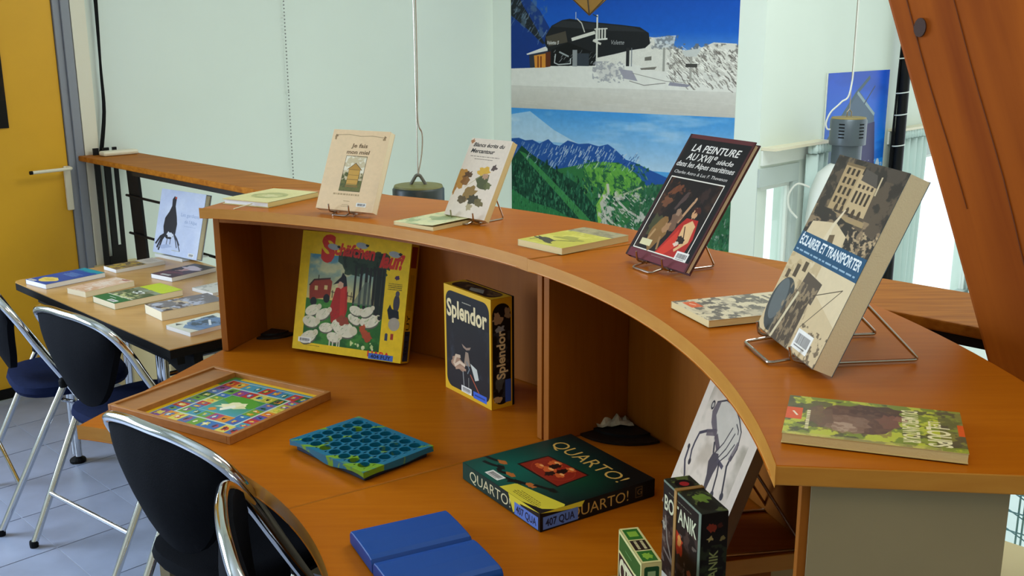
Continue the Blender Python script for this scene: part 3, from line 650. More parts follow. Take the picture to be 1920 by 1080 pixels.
# faceted wooden pendant tip over the posters
fp = empty('faceted_lantern', 'ochre faceted pointed lantern hanging at the top, before the snow poster', 'lantern', (0.3704, 5.0, 1.725))
ring = [(0.155*math.cos(t+0.35), 0.155*math.sin(t+0.35), 0.13) for t in np.linspace(0, 2*PI, 6, endpoint=False)]
rin2 = [(0.155*math.cos(t+0.35), 0.155*math.sin(t+0.35), 0.42) for t in np.linspace(0, 2*PI, 6, endpoint=False)]
m = MB(); m.add([(0,0,0)]+ring+rin2+[(0,0,0.55)], [(0,1+(i+1) % 6,1+i) for i in range(6)]+[(1+i,1+(i+1) % 6,7+(i+1) % 6,7+i) for i in range(6)]+[(13,7+i,7+(i+1) % 6) for i in range(6)])
m.build('facets', woodmat('ochre_ply', '9a6c1c', 'b07e26', (5, 5, 5), .5), fp)
m = MB()
for i in range(6): m.tube([Vector((0,0,0)), Vector(ring[i])], 0.0035, 6)
m.build('facet_edge', mat('dark_edge', '4a3210', .6), fp)
MB().tube([(0,0,0.55),(0,0,1.675)], 0.003, 6).build('cord', m_steelwire, fp)
# wire mesh stand seen under the counter end
ms = empty('mesh_panel', 'pale blue wire mesh panel seen below the counter end at the right', 'mesh panel', bld(-0.65, 2.5, -2.6))
mm = MB()
for a in np.arange(-0.34, 0.35, 0.06): mm.tube([L(a, 0, 1.2), L(a, 0, 3.3)], 0.0025, 5); mm.tube([L(a+.012, 0, 1.2), L(a+.012, 0, 3.3)], 0.0025, 5)
for z in np.arange(1.2, 3.31, 0.05): mm.tube([L(-0.35, -0.004, z), L(0.35, -0.004, z)], 0.002, 5); mm.tube([L(-0.35, -0.002, z), L(0.35, -0.002, z-0.3)], 0.0018, 5)
mm.build('wire_mesh', mat('blue_wire', '7fb2c6', .4), ms); ff = MB()
for a in (-0.35, 0.35): ff.tube([L(a, 0, 0), L(a, 0, 3.3)], 0.012, 8)
ff.build('frame', MATS['blue_wire'], ms)
# ================================================================== PRINTED COVERS
def cover(W=300, H=420, bg='ffffff'): return Cv(W, H, bg, 0, 1, 0, H/W)
m_page = mat('page_edges', 'ecdfbe', 0.8, bump=0.3, bscale=400)
m_pagew = mat('page_edges_white', 'e9e7e4', 0.8, bump=0.2, bscale=400)
m_pagey = mat('page_edges_cream', 'e3cf96', 0.8, bump=0.2, bscale=400)
COVN = [0]
def book(label, w, h, t, front, side, frame, hard=False, pages=None, spine='l', curl=0.0, group=None, ribbon=False):
    """frame(x, y, z) -> world; x across the cover, y up the cover, z out of the front cover (0 = back)"""
    o0 = Vector(frame(w/2, h/2, 0)); e = empty('book', label, 'book', o0, group=group)
    fr = lambda x, y, z: Vector(frame(x, y, z))-o0
    bt = 0.0022 if hard else 0.0007; ins = 0.004 if hard else 0.0006
    COVN[0] += 1
    front.grain(.02, (24, 34))
    fm = front.mat('cover_print_%d' % COVN[0], 0.4, 0.25)
    sm = mat('cover_'+side, side, 0.4)
    pm = pages or m_page
    xa, xb = (0.0, w-ins) if spine == 'l' else (ins, w)
    xa2 = xa+(bt if spine == 'l' else 0); xb2 = xb-(bt if spine == 'r' else 0)
    pg = MB(); n = 8
    pg.box((xa2, ins, bt), (xb2, h-ins, t-bt), fr=fr); pgo = pg.build('page_block', pm, e)
    c = MB()
    def cz(u, v): return t+curl*max(0, u-0.15)**2*w
    c.grid(6, 3, lambda u, v: fr(u*w, v*h, cz(u, v)))
    k = len(c.f); c.uv = {i: c.uv[i] for i in c.uv}
    nf = 18
    # underside and rim of the front board, spine and back board
    c.grid(6, 3, lambda u, v: fr(u*w, v*h, cz(u, v)-bt), mi=1)
    for j in range(nf, 2*nf): c.f[j] = c.f[j][::-1]; c.uv.pop(j, None)
    for v0 in (0, 1):
        s0 = len(c.f); c.grid(6, 1, lambda u, v: fr(u*w, v0*h, cz(u, 0)-bt*(1-v)), mi=1)
        for j in range(s0, len(c.f)): c.uv.pop(j, None)
    xe = w if spine == 'l' else 0
    s0 = len(c.f); c.grid(1, 1, lambda u, v: fr(xe, u*h, cz(1.0 if spine == 'l' else 0, 0)-bt*(1-v)), mi=1); c.uv.pop(s0, None)
    xs = (0, bt) if spine == 'l' else (w-bt, w)
    c.box((xs[0], 0, 0), (xs[1], h, t-bt*0.5), 1, fr=fr); c.box((0, 0, 0), (w, h, bt), 1, fr=fr)
    c.build('cover', [fm, sm], e)
    if ribbon: 
        r = MB(); r.tube(catmull([fr(w*0.35, h, t*0.5), fr(w*0.36, h+0.012, t*0.45), fr(w*0.40, h+0.035, 0.004), fr(w*0.43, h+0.06, 0.001)], 4), 0.0016, 6); r.build('ribbon', mat('cream_ribbon', 'd9d2b0', .6), e)
    return e
def flatframe(x, y, a, z0, up='A', w=0, l=0):
    u = Vector((math.cos(a), math.sin(a), 0)); v = Vector((-math.sin(a), math.cos(a), 0)); o = Vector((x, y, z0))
    if up == 'A': return lambda X, Y, Z: o+u*X+v*Y+EZ*Z
    if up == 'B': o2 = o+v*l; return lambda X, Y, Z: o2-v*X+u*Y+EZ*Z
    if up == 'C': o2 = o+u*w; return lambda X, Y, Z: o2+v*X-u*Y+EZ*Z
    o2 = o+u*w+v*l; return lambda X, Y, Z: o2-u*X-v*Y+EZ*Z
def standframe(x, y, a, t, z0):
    u = Vector((math.cos(a), math.sin(a), 0)); bk = Vector((-math.sin(a), math.cos(a), 0))
    upv = EZ*math.cos(t)+bk*math.sin(t); out = -bk*math.cos(t)+EZ*math.sin(t); o = Vector((x, y, z0))
    return lambda X, Y, Z: o+u*X+upv*Y+out*Z       # Z=0 is the front face; use negative for thickness
def easel(label, x, y, a, t, lift, w, h, th, x1, x2, b, up_at, zbase, fo=0.03, r=0.0021, ow=0.02):
    u = Vector((math.cos(a), math.sin(a), 0)); bk = Vector((-math.sin(a), math.cos(a), 0)); o = Vector((x, y, zbase))
    e = empty('wire_easel', label, 'book stand', o+u*w/2+bk*b/2); off = Vector(e.location)
    P = lambda X, Y, Z: o+u*X+bk*Y+EZ*Z-off
    by = th*math.cos(t); 
    for xx in (x1, x2):
        hook = [P(xx, -0.006-0.004, lift+0.016), P(xx, -0.007, lift-0.004), P(xx, by+0.004, lift-0.004-th*math.sin(t)*0.9)]
        hk = MB().tube(bend(hook, 0.006), r, 8).build('hook', m_steelwire, e, smooth=True)
    s1 = x1+ow; s2 = x2-ow
    lp = [P(x1, by+0.004, lift-0.005-th*math.sin(t)*.9), P(s1, 0.012, lift-0.006), P(s1, -fo, r), P(s2, -fo, r), P(s2, 0.012, lift-0.006), P(x2, by+0.004, lift-0.005-th*math.sin(t)*.9)]
    MB().tube(bend(lp, 0.008), r, 8).build('front_loop', m_steelwire, e, smooth=True)
    Yt = up_at*h*math.sin(t)+by+r; Zt = lift+up_at*h*math.cos(t)-th*math.sin(t)
    for xx in (x1, x2):
        sd = [P(xx, by*0.6, lift-0.005-th*math.sin(t)*.6), P(xx, by+0.02, r*1.2), P(xx, b, r), P(xx, Yt, Zt)]
        MB().tube(bend(sd, 0.008), r, 8).build('side_wire', m_steelwire, e, smooth=True)
    MB().tube([P(x1, Yt, Zt), P(x2, Yt, Zt)], r, 8).build('cross_wire', m_steelwire, e, smooth=True)
    return e
def standing(label, cv, side, p, z0, lift, easel_args=None, hard=False, pages=None, curl=0.0, elabel=''):
    x, y, a, t, w, h, th = p
    f = standframe(x, y, a, t, z0+lift)
    b = book(label, w, h, th, cv, side, lambda X, Y, Z: f(X, Y, Z-th), hard, pages, curl=curl)
    if easel_args: easel(elabel, x, y, a, t, lift, w, h, th, *easel_args[0], zbase=z0, **easel_args[1])
    return b
# ---- honey book
c = cover(340, 407, 'e8c89c'); Hh = 407/340; c.ym = ([0, .475, .95, 1.2], [0, .385, .915, 1.2])
c.noise(0, 0, 1, Hh, 'd9bc95', (3, 3), .5, .7, .5)
c.line([(.09,.10),(.3,.085),(.5,.11),(.7,.095),(.93,.12)], .006, '8a6f4c'); 
for xx in (.07, .92): c.blob(xx, .14, .018, .04, '8a6d48', .8, .5); c.blob(xx+.012, .11, .02, .02, '7a5f40', .7, .5)
c.text('Je fais', .52, .32, .075, '5e4426', w=.28, shear=.08, align='c', bold=.022); c.text('mon miel', .52, .44, .075, '5e4426', w=.40, shear=.08, align='c', bold=.022)
c.rect(.33, .475, .70, .95, '4a3d22'); c.rect(.337, .482, .693, .943, 'cdbb94'); c.noise(.337, .482, .693, .70, 'e9dfc4', (4, 4), .45, .55)
c.rect(.337, .80, .693, .943, '6b6a35', nz=.2); c.noise(.337, .70, .44, .9, '55592c', (4, 6), .45, .55); c.noise(.6, .68, .693, .85, '5a5a30', (4, 6), .45, .55)
c.rect(.43, .66, .625, .86, 'c99a45'); c.poly([(.40,.66),(.525,.57),(.655,.66)], 'b98a3c'); c.line([(.40,.662),(.525,.57),(.655,.662)], .008, '5a4420')
for yy in (.66, .73, .79, .85): c.line([(.43,yy),(.625,yy)], .005, '6d5226')
c.line([(.43,.66),(.43,.88)], .005, '6d5226'); c.line([(.625,.66),(.625,.88)], .005, '6d5226'); c.rect(.42, .87, .64, .89, '8a6a34')
c.lines(.25, .965, .5, .05, 1, '9c8157', .7, .1); c.lines(.45, 1.065, .12, .02, 1, '9c8157', .7); c.lines(.42, 1.115, .16, .04, 2, 'a58c63', .7)
c.rect(.69, 1.085, .86, 1.135, '5b5048'); c.barcode(.69, 1.085, .17, .05)
S2 = (-0.533, 2.7576, -0.495, 0.4417, 0.1889, 0.226, 0.0216)
standing('cream honey book with a wooden beehive picture standing on the counter', c, 'd8bd92', S2, ZU, .015, ([.052, .118, .085, .42], dict(fo=.012, ow=.01)), elabel='dark thin wire stand under the cream honey book')
# ---- Blancs ecrits
c = cover(320, 480, 'dccbb6'); 
c.text('Blancs écrits du', .10, .155, .075, '191613', w=.76, shear=.25, bold=.025); c.text('Mercantour', .09, .275, .08, '191613', w=.58, shear=.25, bold=.025); c.blob(.05, .06, .04, .035, 'a2673c', .9, .5)
c.lines(.12, .33, .72, .025, 1, '6b5c50', .9, .1); c.lines(.24, .38, .46, .025, 1, '6b5c50', .9, .1)
c.blob(.08, .78, .14, .17, 'b07a2c', .95, .35, rot=-.4); c.blob(.20, .80, .09, .12, '7d4f1c', .9, .4); c.blob(.02, 1.0, .05, .10, 'a06a26', .9, .3); c.blob(.24, .70, .10, .06, '54381a', .9, .5)
c.blob(.58, .62, .15, .085, 'd0a135', .95, .35); c.blob(.62, .80, .16, .14, '4b4f2b', .95, .3, rot=.5); c.blob(.78, .88, .08, .08, '5c5f33', .9, .3); c.blob(.66, .70, .07, .06, 'b98f70', .9, .3)
c.blob(.80, .53, .06, .06, '4c3b33', .9, .5); c.line([(.25,.95),(.6,.66)], .012, 'b3a070', .8)
c.blob(.42, 1.06, .16, .13, '8a6a34', .95, .3, rot=-.4); c.blob(.28, 1.18, .10, .07, '5b4a2c', .95, .3); c.blob(.56, 1.16, .14, .10, '3e3823', .95, .35); c.blob(.70, 1.20, .12, .08, '6a5c34', .95, .35, rot=.4); c.blob(.52, 1.30, .07, .06, 'a4926a', .9, .4)
S4 = (-0.1772, 2.6487, -0.7408, 0.523, 0.1462, 0.2194, 0.0192)
standing('pale pink mountain writings paperback with leaf figures standing on a wire stand', c, 'e0d3a6', S4, ZU, .015, ([.035, .115, .105, .42], dict(fo=.02, ow=.012)), pages=m_pagey, elabel='steel wire stand under the pale pink paperback')
# ---- La peinture
c = cover(420, 592, '16100f'); Hh = 592/420
c.rect(0, 0, 1, .045, '5b2a2a'); c.rect(0, Hh-.09, 1, Hh, '6e3038'); c.rect(0, 0, .03, Hh, '341a1a'); c.rect(.975, 0, 1, Hh, '4a2222')
c.text('LA PEINTURE', .14, .185, .082, 'efeae0', w=.74, shear=.2, bold=.02); c.text('AU XVII', .13, .285, .08, 'efeae0', w=.40, shear=.2, bold=.02); c.text('e', .545, .245, .06, 'efeae0', w=.05, shear=.2, bold=.02); c.text('siècle', .61, .285, .055, 'efeae0', w=.25, shear=.25, bold=.02)
c.text('dans les Alpes maritimes', .03, .365, .062, 'efeae0', w=.90, shear=.2, bold=.02); c.text('Charles Astro & Luc F. Thevenon', .06, .445, .036, 'efeae0', w=.83, shear=.2, bold=.012)
c.ym = ([0, .635, 1.285, 1.41], [0, .485, 1.315, 1.41])
c.rect(.055, .635, .90, 1.285, 'e9e2d2'); c.rect(.067, .645, .888, 1.275, '1c110d'); c.noise(.067, .645, .888, 1.275, '41281a', (5, 5), .52, .66, .8); c.noise(.097, .645, .5, .85, '6d3a1e', (6, 5), .56, .66, .7)
c.blob(.26, .74, .10, .035, '7c4426', .8, .4, rot=-.5); c.blob(.20, .86, .07, .04, '8a5434', .7, .4); c.blob(.42, .82, .03, .09, '5b4540', .8, .3, rot=.6); c.blob(.70, .75, .05, .06, '3b2620', .8, .4)
c.line([(.52,1.0),(.60,.82)], .035, 'b98d66'); c.blob(.61, .80, .018, .03, 'c79a72', .9, .2)
c.blob(.47, .99, .07, .09, '7c5b44', .9, .3); c.blob(.46, .92, .035, .035, '9a7a60', .9, .3); c.blob(.22, 1.06, .12, .09, '4a4a2a', .9, .3); c.blob(.32, 1.13, .11, .13, '8a6434', .95, .3, rot=.3); c.blob(.40, 1.06, .05, .05, 'ab8058', .9, .3); c.line([(.25,1.1),(.2,1.22)], .03, 'b08a5a'); c.line([(.38,1.15),(.42,1.25)], .03, '9a7448')
c.poly([(.62,.95),(.80,.95),(.86,1.1),(.84,1.22),(.74,1.275),(.42,1.275),(.50,1.14),(.56,1.02)], 'b0271d'); c.poly([(.60,1.05),(.66,1.2),(.56,1.275),(.44,1.275)], 'd03a26'); c.poly([(.63,1.01),(.72,.96),(.80,1.0),(.79,1.12),(.72,1.18),(.64,1.13)], 'dcb27c'); c.blob(.70, .90, .04, .045, 'c9986a', 1, .2); c.blob(.72, .87, .05, .03, '4e1f14', 1, .4); c.line([(.78,1.02),(.80,1.13),(.68,1.22)], .035, 'd9ad78'); c.line([(.66,1.02),(.75,1.15)], .012, '3a1d12'); c.blob(.69, 1.13, .06, .03, '1e120d', .9, .3); c.blob(.66, 1.17, .04, .02, 'e2d5bd', .9, .3)
c.rect(.125, 1.19, .30, 1.245, 'd9cfa0'); c.barcode(.735, 1.215, .19, .075); c.lines(.40, 1.31, .22, .02, 1, '8c8478', .8, .1)
S6 = (0.2433, 2.1475, -1.0914, 0.5825, 0.2105, 0.2958, 0.0149)
standing('black art book about 17th century painting with a red-cloaked figure standing on the counter', c, '4c2226', S6, ZU, .015, ([.055, .145, .125, .36], dict(fo=.028, ow=.012)), hard=True, elabel='steel wire stand under the black art book')
# ---- Eclairer et transporter
c = cover(460, 612, '5a4a38'); Hh = 612/460; c.ym = ([0, .78, .95, 1.34], [0, .576, .735, 1.34])
c.rect(0, 0, 1, .12, '4c4033'); c.noise(0, 0, 1, .62, '2c241c', (10, 7), .5, .58, .8); c.noise(0, 0, .3, .6, '8d7552', (5, 6), .55, .65, .6)
c.poly([(.17,.05),(.44,.05),(.44,.48),(.19,.50)], 'b09468'); c.poly([(.42,.12),(.60,.13),(.66,.20),(.70,.20),(.72,.48),(.42,.48)], 'bfa478'); c.poly([(.46,.06),(.64,.09),(.70,.20),(.46,.17)], '564c42'); c.line([(.17,.06),(.44,.06)], .02, '7d6644'); c.line([(.71,.10),(.72,.26)], .02, 'c8b48c')
for yy, hh in ((.09,.06),(.18,.06),(.27,.07),(.37,.06)):
    for xx in (.22, .29, .36): c.rect(xx, yy, xx+.035, yy+hh, '3a2c1d')
for xx in (.46, .52, .58, .64): c.rect(xx, .27, xx+.03, .38, '3b2d1e'); c.rect(xx, .205, xx+.03, .24, '46372a')
for k in range(5): c.ell(.30+.085*k, .47, .022, .04, '4a3824')
c.rect(.24, .51, .76, .56, 'a58a5e'); c.poly([(0,.50),(.25,.50),(.62,.58),(1,.62),(1,.8),(0,.8)], '352c23'); c.noise(0, .5, 1, .82, 'a08562', (9, 5), .55, .62, .8)
c.poly([(.05,.82),(.08,.66),(.28,.62),(.42,.60),(.62,.68),(.64,.82)], 'd5bd93'); c.poly([(.34,.78),(.37,.62),(.44,.46),(.46,.46),(.40,.66),(.44,.80)], 'ddc9a4'); c.poly([(.40,.72),(.47,.70),(.5,.82),(.41,.82)], '6c573c')
c.noise(.62, .58, 1, .80, 'c0a47a', (10, 7), .5, .58, .9)
c.rect(0, .78, 1, .95, '1d4c6b'); c.text('ÉCLAIRER ET TRANSPORTER', .03, .875, .075, 'f0f0ea', w=.94, bold=.03); c.lines(.03, .905, .93, .028, 1, 'a9c0cc', .9, .05)
c.rect(0, .95, 1, Hh, 'cdb58a'); c.poly([(.3,.95),(1,.95),(1,1.15),(.5,1.05)], 'd9c49c'); c.noise(0, .95, .5, 1.08, 'b09468', (6, 4), .5, .6, .6); c.rect(.16, .99, .22, 1.05, '51412e'); c.rect(.26, .965, .32, 1.01, '57462f'); c.rect(.06, 1.03, .11, 1.07, '5a4832')
c.poly([(.36,1.0),(.62,1.02),(.60,1.12),(.33,1.10)], '57493a'); c.ell(.17, 1.19, .17, .13, '3d4140'); c.ell(.13, 1.17, .10, .10, '6d7472', .7); c.poly([(.3,1.09),(.56,1.10),(.56,1.333),(.2,1.333)], '4d4030'); c.noise(.2, 1.05, .6, 1.333, 'a58d68', (14, 9), .52, .58, .7); c.line([(.36,1.10),(.26,1.333)], .03, 'cfc09a'); c.line([(.57,1.08),(.9,1.0),(.60,1.22)], .006, '4c3e2c'); c.noise(.6, 1.2, 1, 1.333, '5c4b35', (8, 5), .6, .66, .8)
c.barcode(.60, 1.225, .24, .085)
S8 = (0.3938, 1.5875, -1.4534, 0.4125, 0.2244, 0.2982, 0.0327)
standing('thick sepia book with blue title band and palace photo standing on the counter', c, '26506c', S8, ZU, .015, ([.03, .165, .19, .40], dict(fo=.035, ow=.014, r=.0026)), pages=m_page, curl=0.0, elabel='large steel wire stand under the thick sepia book')
# ---- flat books on the counter
def flat(label, cv, side, p, z0, up='A', hard=False, pages=None, spine='l', curl=0, ribbon=False):
    x, y, a, w, l, t = p; f = flatframe(x, y, a, z0+.0003, up, w, l)
    W_, H_ = (w, l) if up in 'AD' else (l, w)
    return book(label, W_, H_, t, cv, side, f, hard, pages, spine, curl, ribbon=ribbon)
c = cover(320, 420, 'd9cc8c'); c.ell(.5, .62, .33, .30, '8f9050', .8); c.ell(.5, .62, .24, .2, 'b7b070', .9); c.blob(.45, .6, .16, .10, 'd8cd9a', .9, .4); c.noise(.1, .3, .9, 1, 'c3b874', (5, 5), .5, .7, .5)
flat('pale yellow hardback with a green oval lying at the left counter end', c, 'cdbb78', (-0.8318, 2.9236, -0.4902, 0.1697, 0.2218, 0.0156), ZU, 'D', hard=True, pages=m_pagew, ribbon=True)
c = cover(300, 440, 'd9d5a2'); c.noise(0, 0, 1, 1.46, '8aa06a', (4, 5), .52, .62, .8); c.noise(0, .3, 1, 1.2, 'c8caa0', (6, 6), .55, .6, .8); c.blob(.5, .75, .3, .2, '92a070', .7, .3)
flat('pale green paperback lying beside the wire stand of the pink paperback', c, 'd8d19a', (-0.3011, 2.5781, -0.6946, 0.1394, 0.21, 0.0095), ZU, pages=m_pagey, curl=.05)
c = cover(300, 458, 'c4bb45'); c.rect(0, 0, 1, .4, 'a59a72'); c.noise(0, 0, 1, .5, '7c7458', (5, 4), .5, .6, .7); c.noise(0, .4, 1, 1.5, 'd8cf62', (5, 6), .5, .62, .8); c.blob(.3, 1.22, .3, .09, '3b3526', .95, .35, rot=.35); c.line([(.35,1.25),(.75,1.0)], .035, '4b452c'); c.line([(.15,1.2),(.1,1.35)], .03, '3b3526'); c.line([(.45,1.28),(.5,1.38)], .03, '3b3526'); c.blob(.55, .9, .3, .12, '8f8c3a', .7, .4)
flat('yellow-green paperback with a dark animal lying across the counter joint', c, 'd8cf9c', (0.0138, 2.31, -0.8374, 0.1437, 0.2195, 0.0145), ZU, pages=m_pagey)
c = cover(300, 472, 'd5c8a6'); c.noise(0, .35, 1, 1.57, '4c453c', (9, 14), .5, .56, .8); c.noise(0, .5, 1, 1.57, 'b5a98f', (5, 8), .5, .6, .7); c.rect(.10, 1.30, .38, 1.47, 'd9612a'); c.line([(.18,1.40),(.28,1.36)], .02, 'e9d9c0'); c.lines(.12, .10, .7, .22, 2, '4a4238', .9, .2)
flat('grey sketchy paperback with an orange logo lying before the sepia book', c, 'dccb9c', (0.2819, 1.7543, -1.2433, 0.1333, 0.21, 0.0117), ZU, pages=m_pagey)
c = cover(320, 480, '7c8a2c'); c.noise(0, 0, 1, 1.5, 'c3c83c', (8, 12), .48, .55, .9); c.noise(0, 0, 1, 1.5, '4a4530', (7, 10), .55, .6, .8); c.rect(0, 0, .9, .2, '5a5240', .6); c.noise(0, 0, 1, .45, '8f9a3a', (6, 3), .5, .56, .8)
c.blob(.45, .86, .36, .30, '5f3e34', 1, .15); c.blob(.60, .98, .22, .22, '8a6a58', .9, .2); c.blob(.70, 1.0, .12, .12, 'b79c86', .8, .3); c.blob(.22, .72, .14, .24, '4d2c24', .9, .3); c.blob(.5, 1.2, .25, .12, '6d5040', .9, .3); c.blob(.45, .62, .16, .10, '7c4f40', .9, .3); c.blob(.36, .52, .07, .06, '8d5a4c', .9, .3); c.noise(.15, .6, .85, 1.25, '75513f', (12, 12), .52, .6, .5)
c.text('LES', .32, .285, .105, 'ece3b4', w=.16, bold=.02); c.text('LOUPS', .46, .30, .19, 'f0e8b8', w=.46, bold=.03); c.text('DU MERCANTOUR', .10, .50, .14, 'ece3b4', w=.80, bold=.03)
c.rect(.32, 1.36, .62, 1.5, 'e0561d'); c.line([(.42,1.44),(.52,1.40)], .02, 'f3e6d0'); c.rect(.35, 0, .62, .05, 'df5a1e'); c.lines(.36, 1.27, .50, .07, 1, 'ece3b4', .95, .05); c.rect(.94, .2, 1, 1.5, 'c9b96a', .5)
flat('green paperback with a brown furry animal lying at the right counter end', c, 'd9c684', (0.3195, 1.139, -0.33, 0.2051, 0.1368, 0.0125), ZU, 'B', pages=m_pagey)
# ---- side table and its books
ta = empty('folding_table', 'beech-topped table with black edge and chrome legs beside the reception desk', 'table', bld(-3.39, 1.66, 0))
toff = -Vector(ta.location); tf = lambda a, b, z: bld(a, b, z)+toff
T0, T1, B0, B1 = -4.02, -2.77, 1.335, 2.0
poly = [(T1, B0), (T1, B1), (T0, B1), (T0, B0+0.03), (T0+0.012, B0+0.008), (T0+0.03, B0)]
MB().prism(poly, 0.7365, 0.7395, fr=tf).build('table_top', woodmat('table_beech', 'c08f4e', 'cb9c5b', (2, 30, 30), .28, rot=-PI/4), ta)
MB().prism(poly, 0.708, 0.7364, fr=lambda a, b, z: tf(a, b, z)).build('edge_band', m_rubber, ta, bevel=.002)
ap = MB(); ap.box((T0+0.1, B0+0.05, 0.665), (T1-0.06, B0+0.075, 0.707), fr=tf); ap.box((T0+0.1, B1-0.075, 0.665), (T1-0.06, B1-0.05, 0.707), fr=tf); ap.build('frame_rail', m_blacksteel, ta)
kb = MB(); kb.prism([(T1-0.05, 0.707), (T1-0.30, 0.707), (T1-0.24, 0.63), (T1-0.13, 0.60), (T1-0.05, 0.66)], B0+0.10, B0+0.13, fr=lambda a, z, b: tf(a, b, z)); kb.build('corner_bracket', m_blacksteel, ta)
for a, b in ((-3.90, 1.457), (-3.90, 1.70), (-3.07, 1.45), (-3.07, 1.75)):
    l = MB(); l.tube([tf(a-0.016, b, 0.03), tf(a-0.016, b, 0.707)], 0.0135, 12); l.tube([tf(a+0.016, b, 0.03), tf(a+0.016, b, 0.707)], 0.0135, 12)
    lo = l.build('leg', m_chrome, ta, smooth=True)
    MB().lathe([(0.0001, 0.0), (0.03, 0.0), (0.031, 0.010), (0.028, 0.014), (0.0001, 0.03)], 16, tf(a, b, 0)).build('foot', m_rubber, lo)
for z in (0.60, 0.56): MB().tube([tf(-3.07, 1.45, z), tf(-3.07, 1.75, z)], 0.008, 8).build('stretcher', m_chrome, ta, smooth=True)
TZ = 0.7395
c = cover(280, 471, '1f4a94'); c.rect(0, 0, 1, .26, '1c8f9c'); c.noise(0, .2, 1, .4, '1f4a94', (4, 3), .4, .6, .9); c.blob(.5, 1.32, .32, .22, 'e6c765', 1, .12); c.blob(.5, 1.32, .2, .1, 'caa94a', .6, .4); c.lines(.2, .5, .6, .3, 5, '8fb2d8', .8); c.barcode(.05, 1.55, .3, .1)
flat('dark blue paperback with yellow blob and teal top at the table corner', c, '28518f', (-1.8228, 3.7357, -0.6476, 0.1421, 0.2391, 0.018), TZ, pages=m_pagew)
c = cover(240, 480, '8c6f4a'); c.rect(0, 0, 1, .75, 'cdbfae'); c.lines(.2, .15, .6, .4, 5, '8a7a6a', .7); c.noise(0, .75, 1, 2, 'c2a03c', (6, 8), .5, .56, .9); c.noise(0, .75, 1, 2, '4f4a40', (6, 8), .56, .62, .9)
flat('narrow booklet with brown and yellow photo lying behind the blue paperback', c, 'cfc4b2', (-1.6222, 3.9725, -0.7373, 0.10, 0.2099, 0.0145), TZ, pages=m_pagew)
c = cover(260, 466, 'dbb495'); c.noise(0, 0, 1, 1.8, 'e6d3c2', (5, 6), .5, .65, .8); c.lines(.15, .5, .7, .6, 6, 'f0e2d4', .9); c.blob(.7, .1, .2, .08, 'a86a5a', .8, .4); c.noise(0, 1.2, 1, 1.8, 'c9946c', (5, 4), .5, .65, .7)
flat('pale pinkish thick paperback lying between blue and green books', c, 'd9c09a', (-1.606, 3.5886, -0.6071, 0.1124, 0.2015, 0.0205), TZ)
c = cover(300, 494, '4a5a34'); Hh = 494/300; c.rect(0, 0, 1, .52, 'c0cc2c'); c.rect(0, .52, 1, .68, '9aa08c', .8); c.rect(0, 1.28, 1, Hh, '2f6a35'); c.noise(0, .5, 1, 1.3, '7d7a5a', (7, 6), .5, .56, .8); c.blob(.45, .8, .2, .09, 'd4d4c8', .95, .4); c.ell(.38, .8, .06, .05, '3c4030'); c.ell(.55, .8, .06, .05, '3c4030'); c.speck(.1, .95, .9, 1.25, ['cfc98a','b7bb80'], 18, .05, .9); c.line([(.02,1.28),(.98,1.22)], .03, 'd8dcc4'); c.lines(.3, 1.36, .3, .06, 1, 'e4e6d6', .9, .1); c.barcode(.55, 1.48, .32, .12)
flat('green guide book with lime top band lying in front on the table', c, '3b6a3a', (-1.4624, 3.4611, -0.734, 0.1557, 0.2565, 0.0221), TZ, pages=m_page)
c = cover(260, 436, '4a3436'); c.rect(0, 0, 1, .5, '3a3434'); c.blob(.5, .55, .4, .28, 'd8c4c8', .95, .3); c.blob(.35, .8, .25, .2, 'b98a80', .95, .3); c.noise(0, 1.0, 1, 1.7, '7a4048', (5, 5), .5, .6, .8); c.blob(.2, .8, .14, .2, '2c2422', .9, .3); c.barcode(.3, 1.45, .4, .12)
flat('dark plum paperback with a pale figure lying before the standing bird book', c, '54393c', (-1.3831, 3.8231, -0.5999, 0.1242, 0.2082, 0.0175), TZ, pages=m_pagew)
c = cover(280, 476, '77706e'); c.noise(0, 0, 1, 1.7, 'b5b6c2', (4, 7), .5, .62, .9); c.noise(0, .7, 1, 1.7, '4d3f38', (4, 7), .52, .62, .9); c.noise(0, .8, 1, 1.7, 'c9b08c', (4, 5), .6, .66, .8)
flat('thick paperback with misty brown grey cover lying by the desk panel', c, 'b3a58c', (-1.2287, 3.3117, -0.8369, 0.132, 0.2248, 0.0313), TZ)
c = cover(300, 430, 'd9d8c4'); c.poly([(.1,.3),(1,.1),(1,1.0),(.5,1.15),(.2,1.0)], '6d86a4'); c.noise(.1, .2, 1, 1.1, '46535c', (6, 6), .52, .58, .9); c.line([(.4,.5),(.8,.75)], .06, 'dcdfe0'); c.poly([(.05,1.2),(.25,1.12),(.22,1.3)], '5c5a54'); c.poly([(.3,1.1),(1,.9),(1,1.2),(.5,1.3)], '5f7fa8', .8)
flat('blue and cream booklet nearest the table corner by the desk', c, 'c4c6c2', (-1.0953, 3.1183, -0.6934, 0.1332, 0.19, 0.0135), TZ, pages=m_pagew)
c = cover(260, 400, 'd8d2c4'); c.noise(0, 0, 1, 1.5, 'a9a498', (5, 6), .5, .6, .8)
flat('pale booklet mostly hidden behind the left desk panel', c, 'dcd8ce', (-1.164, 3.617, -0.70, 0.13, 0.20, 0.012), TZ, pages=m_pagew)
c = cover(420, 376, 'c9d0e2'); Hh = 376/420; c.noise(0, 0, 1, Hh, 'b9c2da', (3, 3), .4, .7, .8)
c.poly([(.20,.64),(.16,.52),(.17,.40),(.25,.30),(.29,.22),(.28,.13),(.32,.08),(.37,.11),(.37,.22),(.43,.36),(.46,.46),(.45,.60),(.36,.68),(.26,.68)], '14161f'); c.blob(.355, .105, .022, .018, 'b5402c'); c.blob(.34, .62, .09, .04, 'd9dce6', .95, .3)
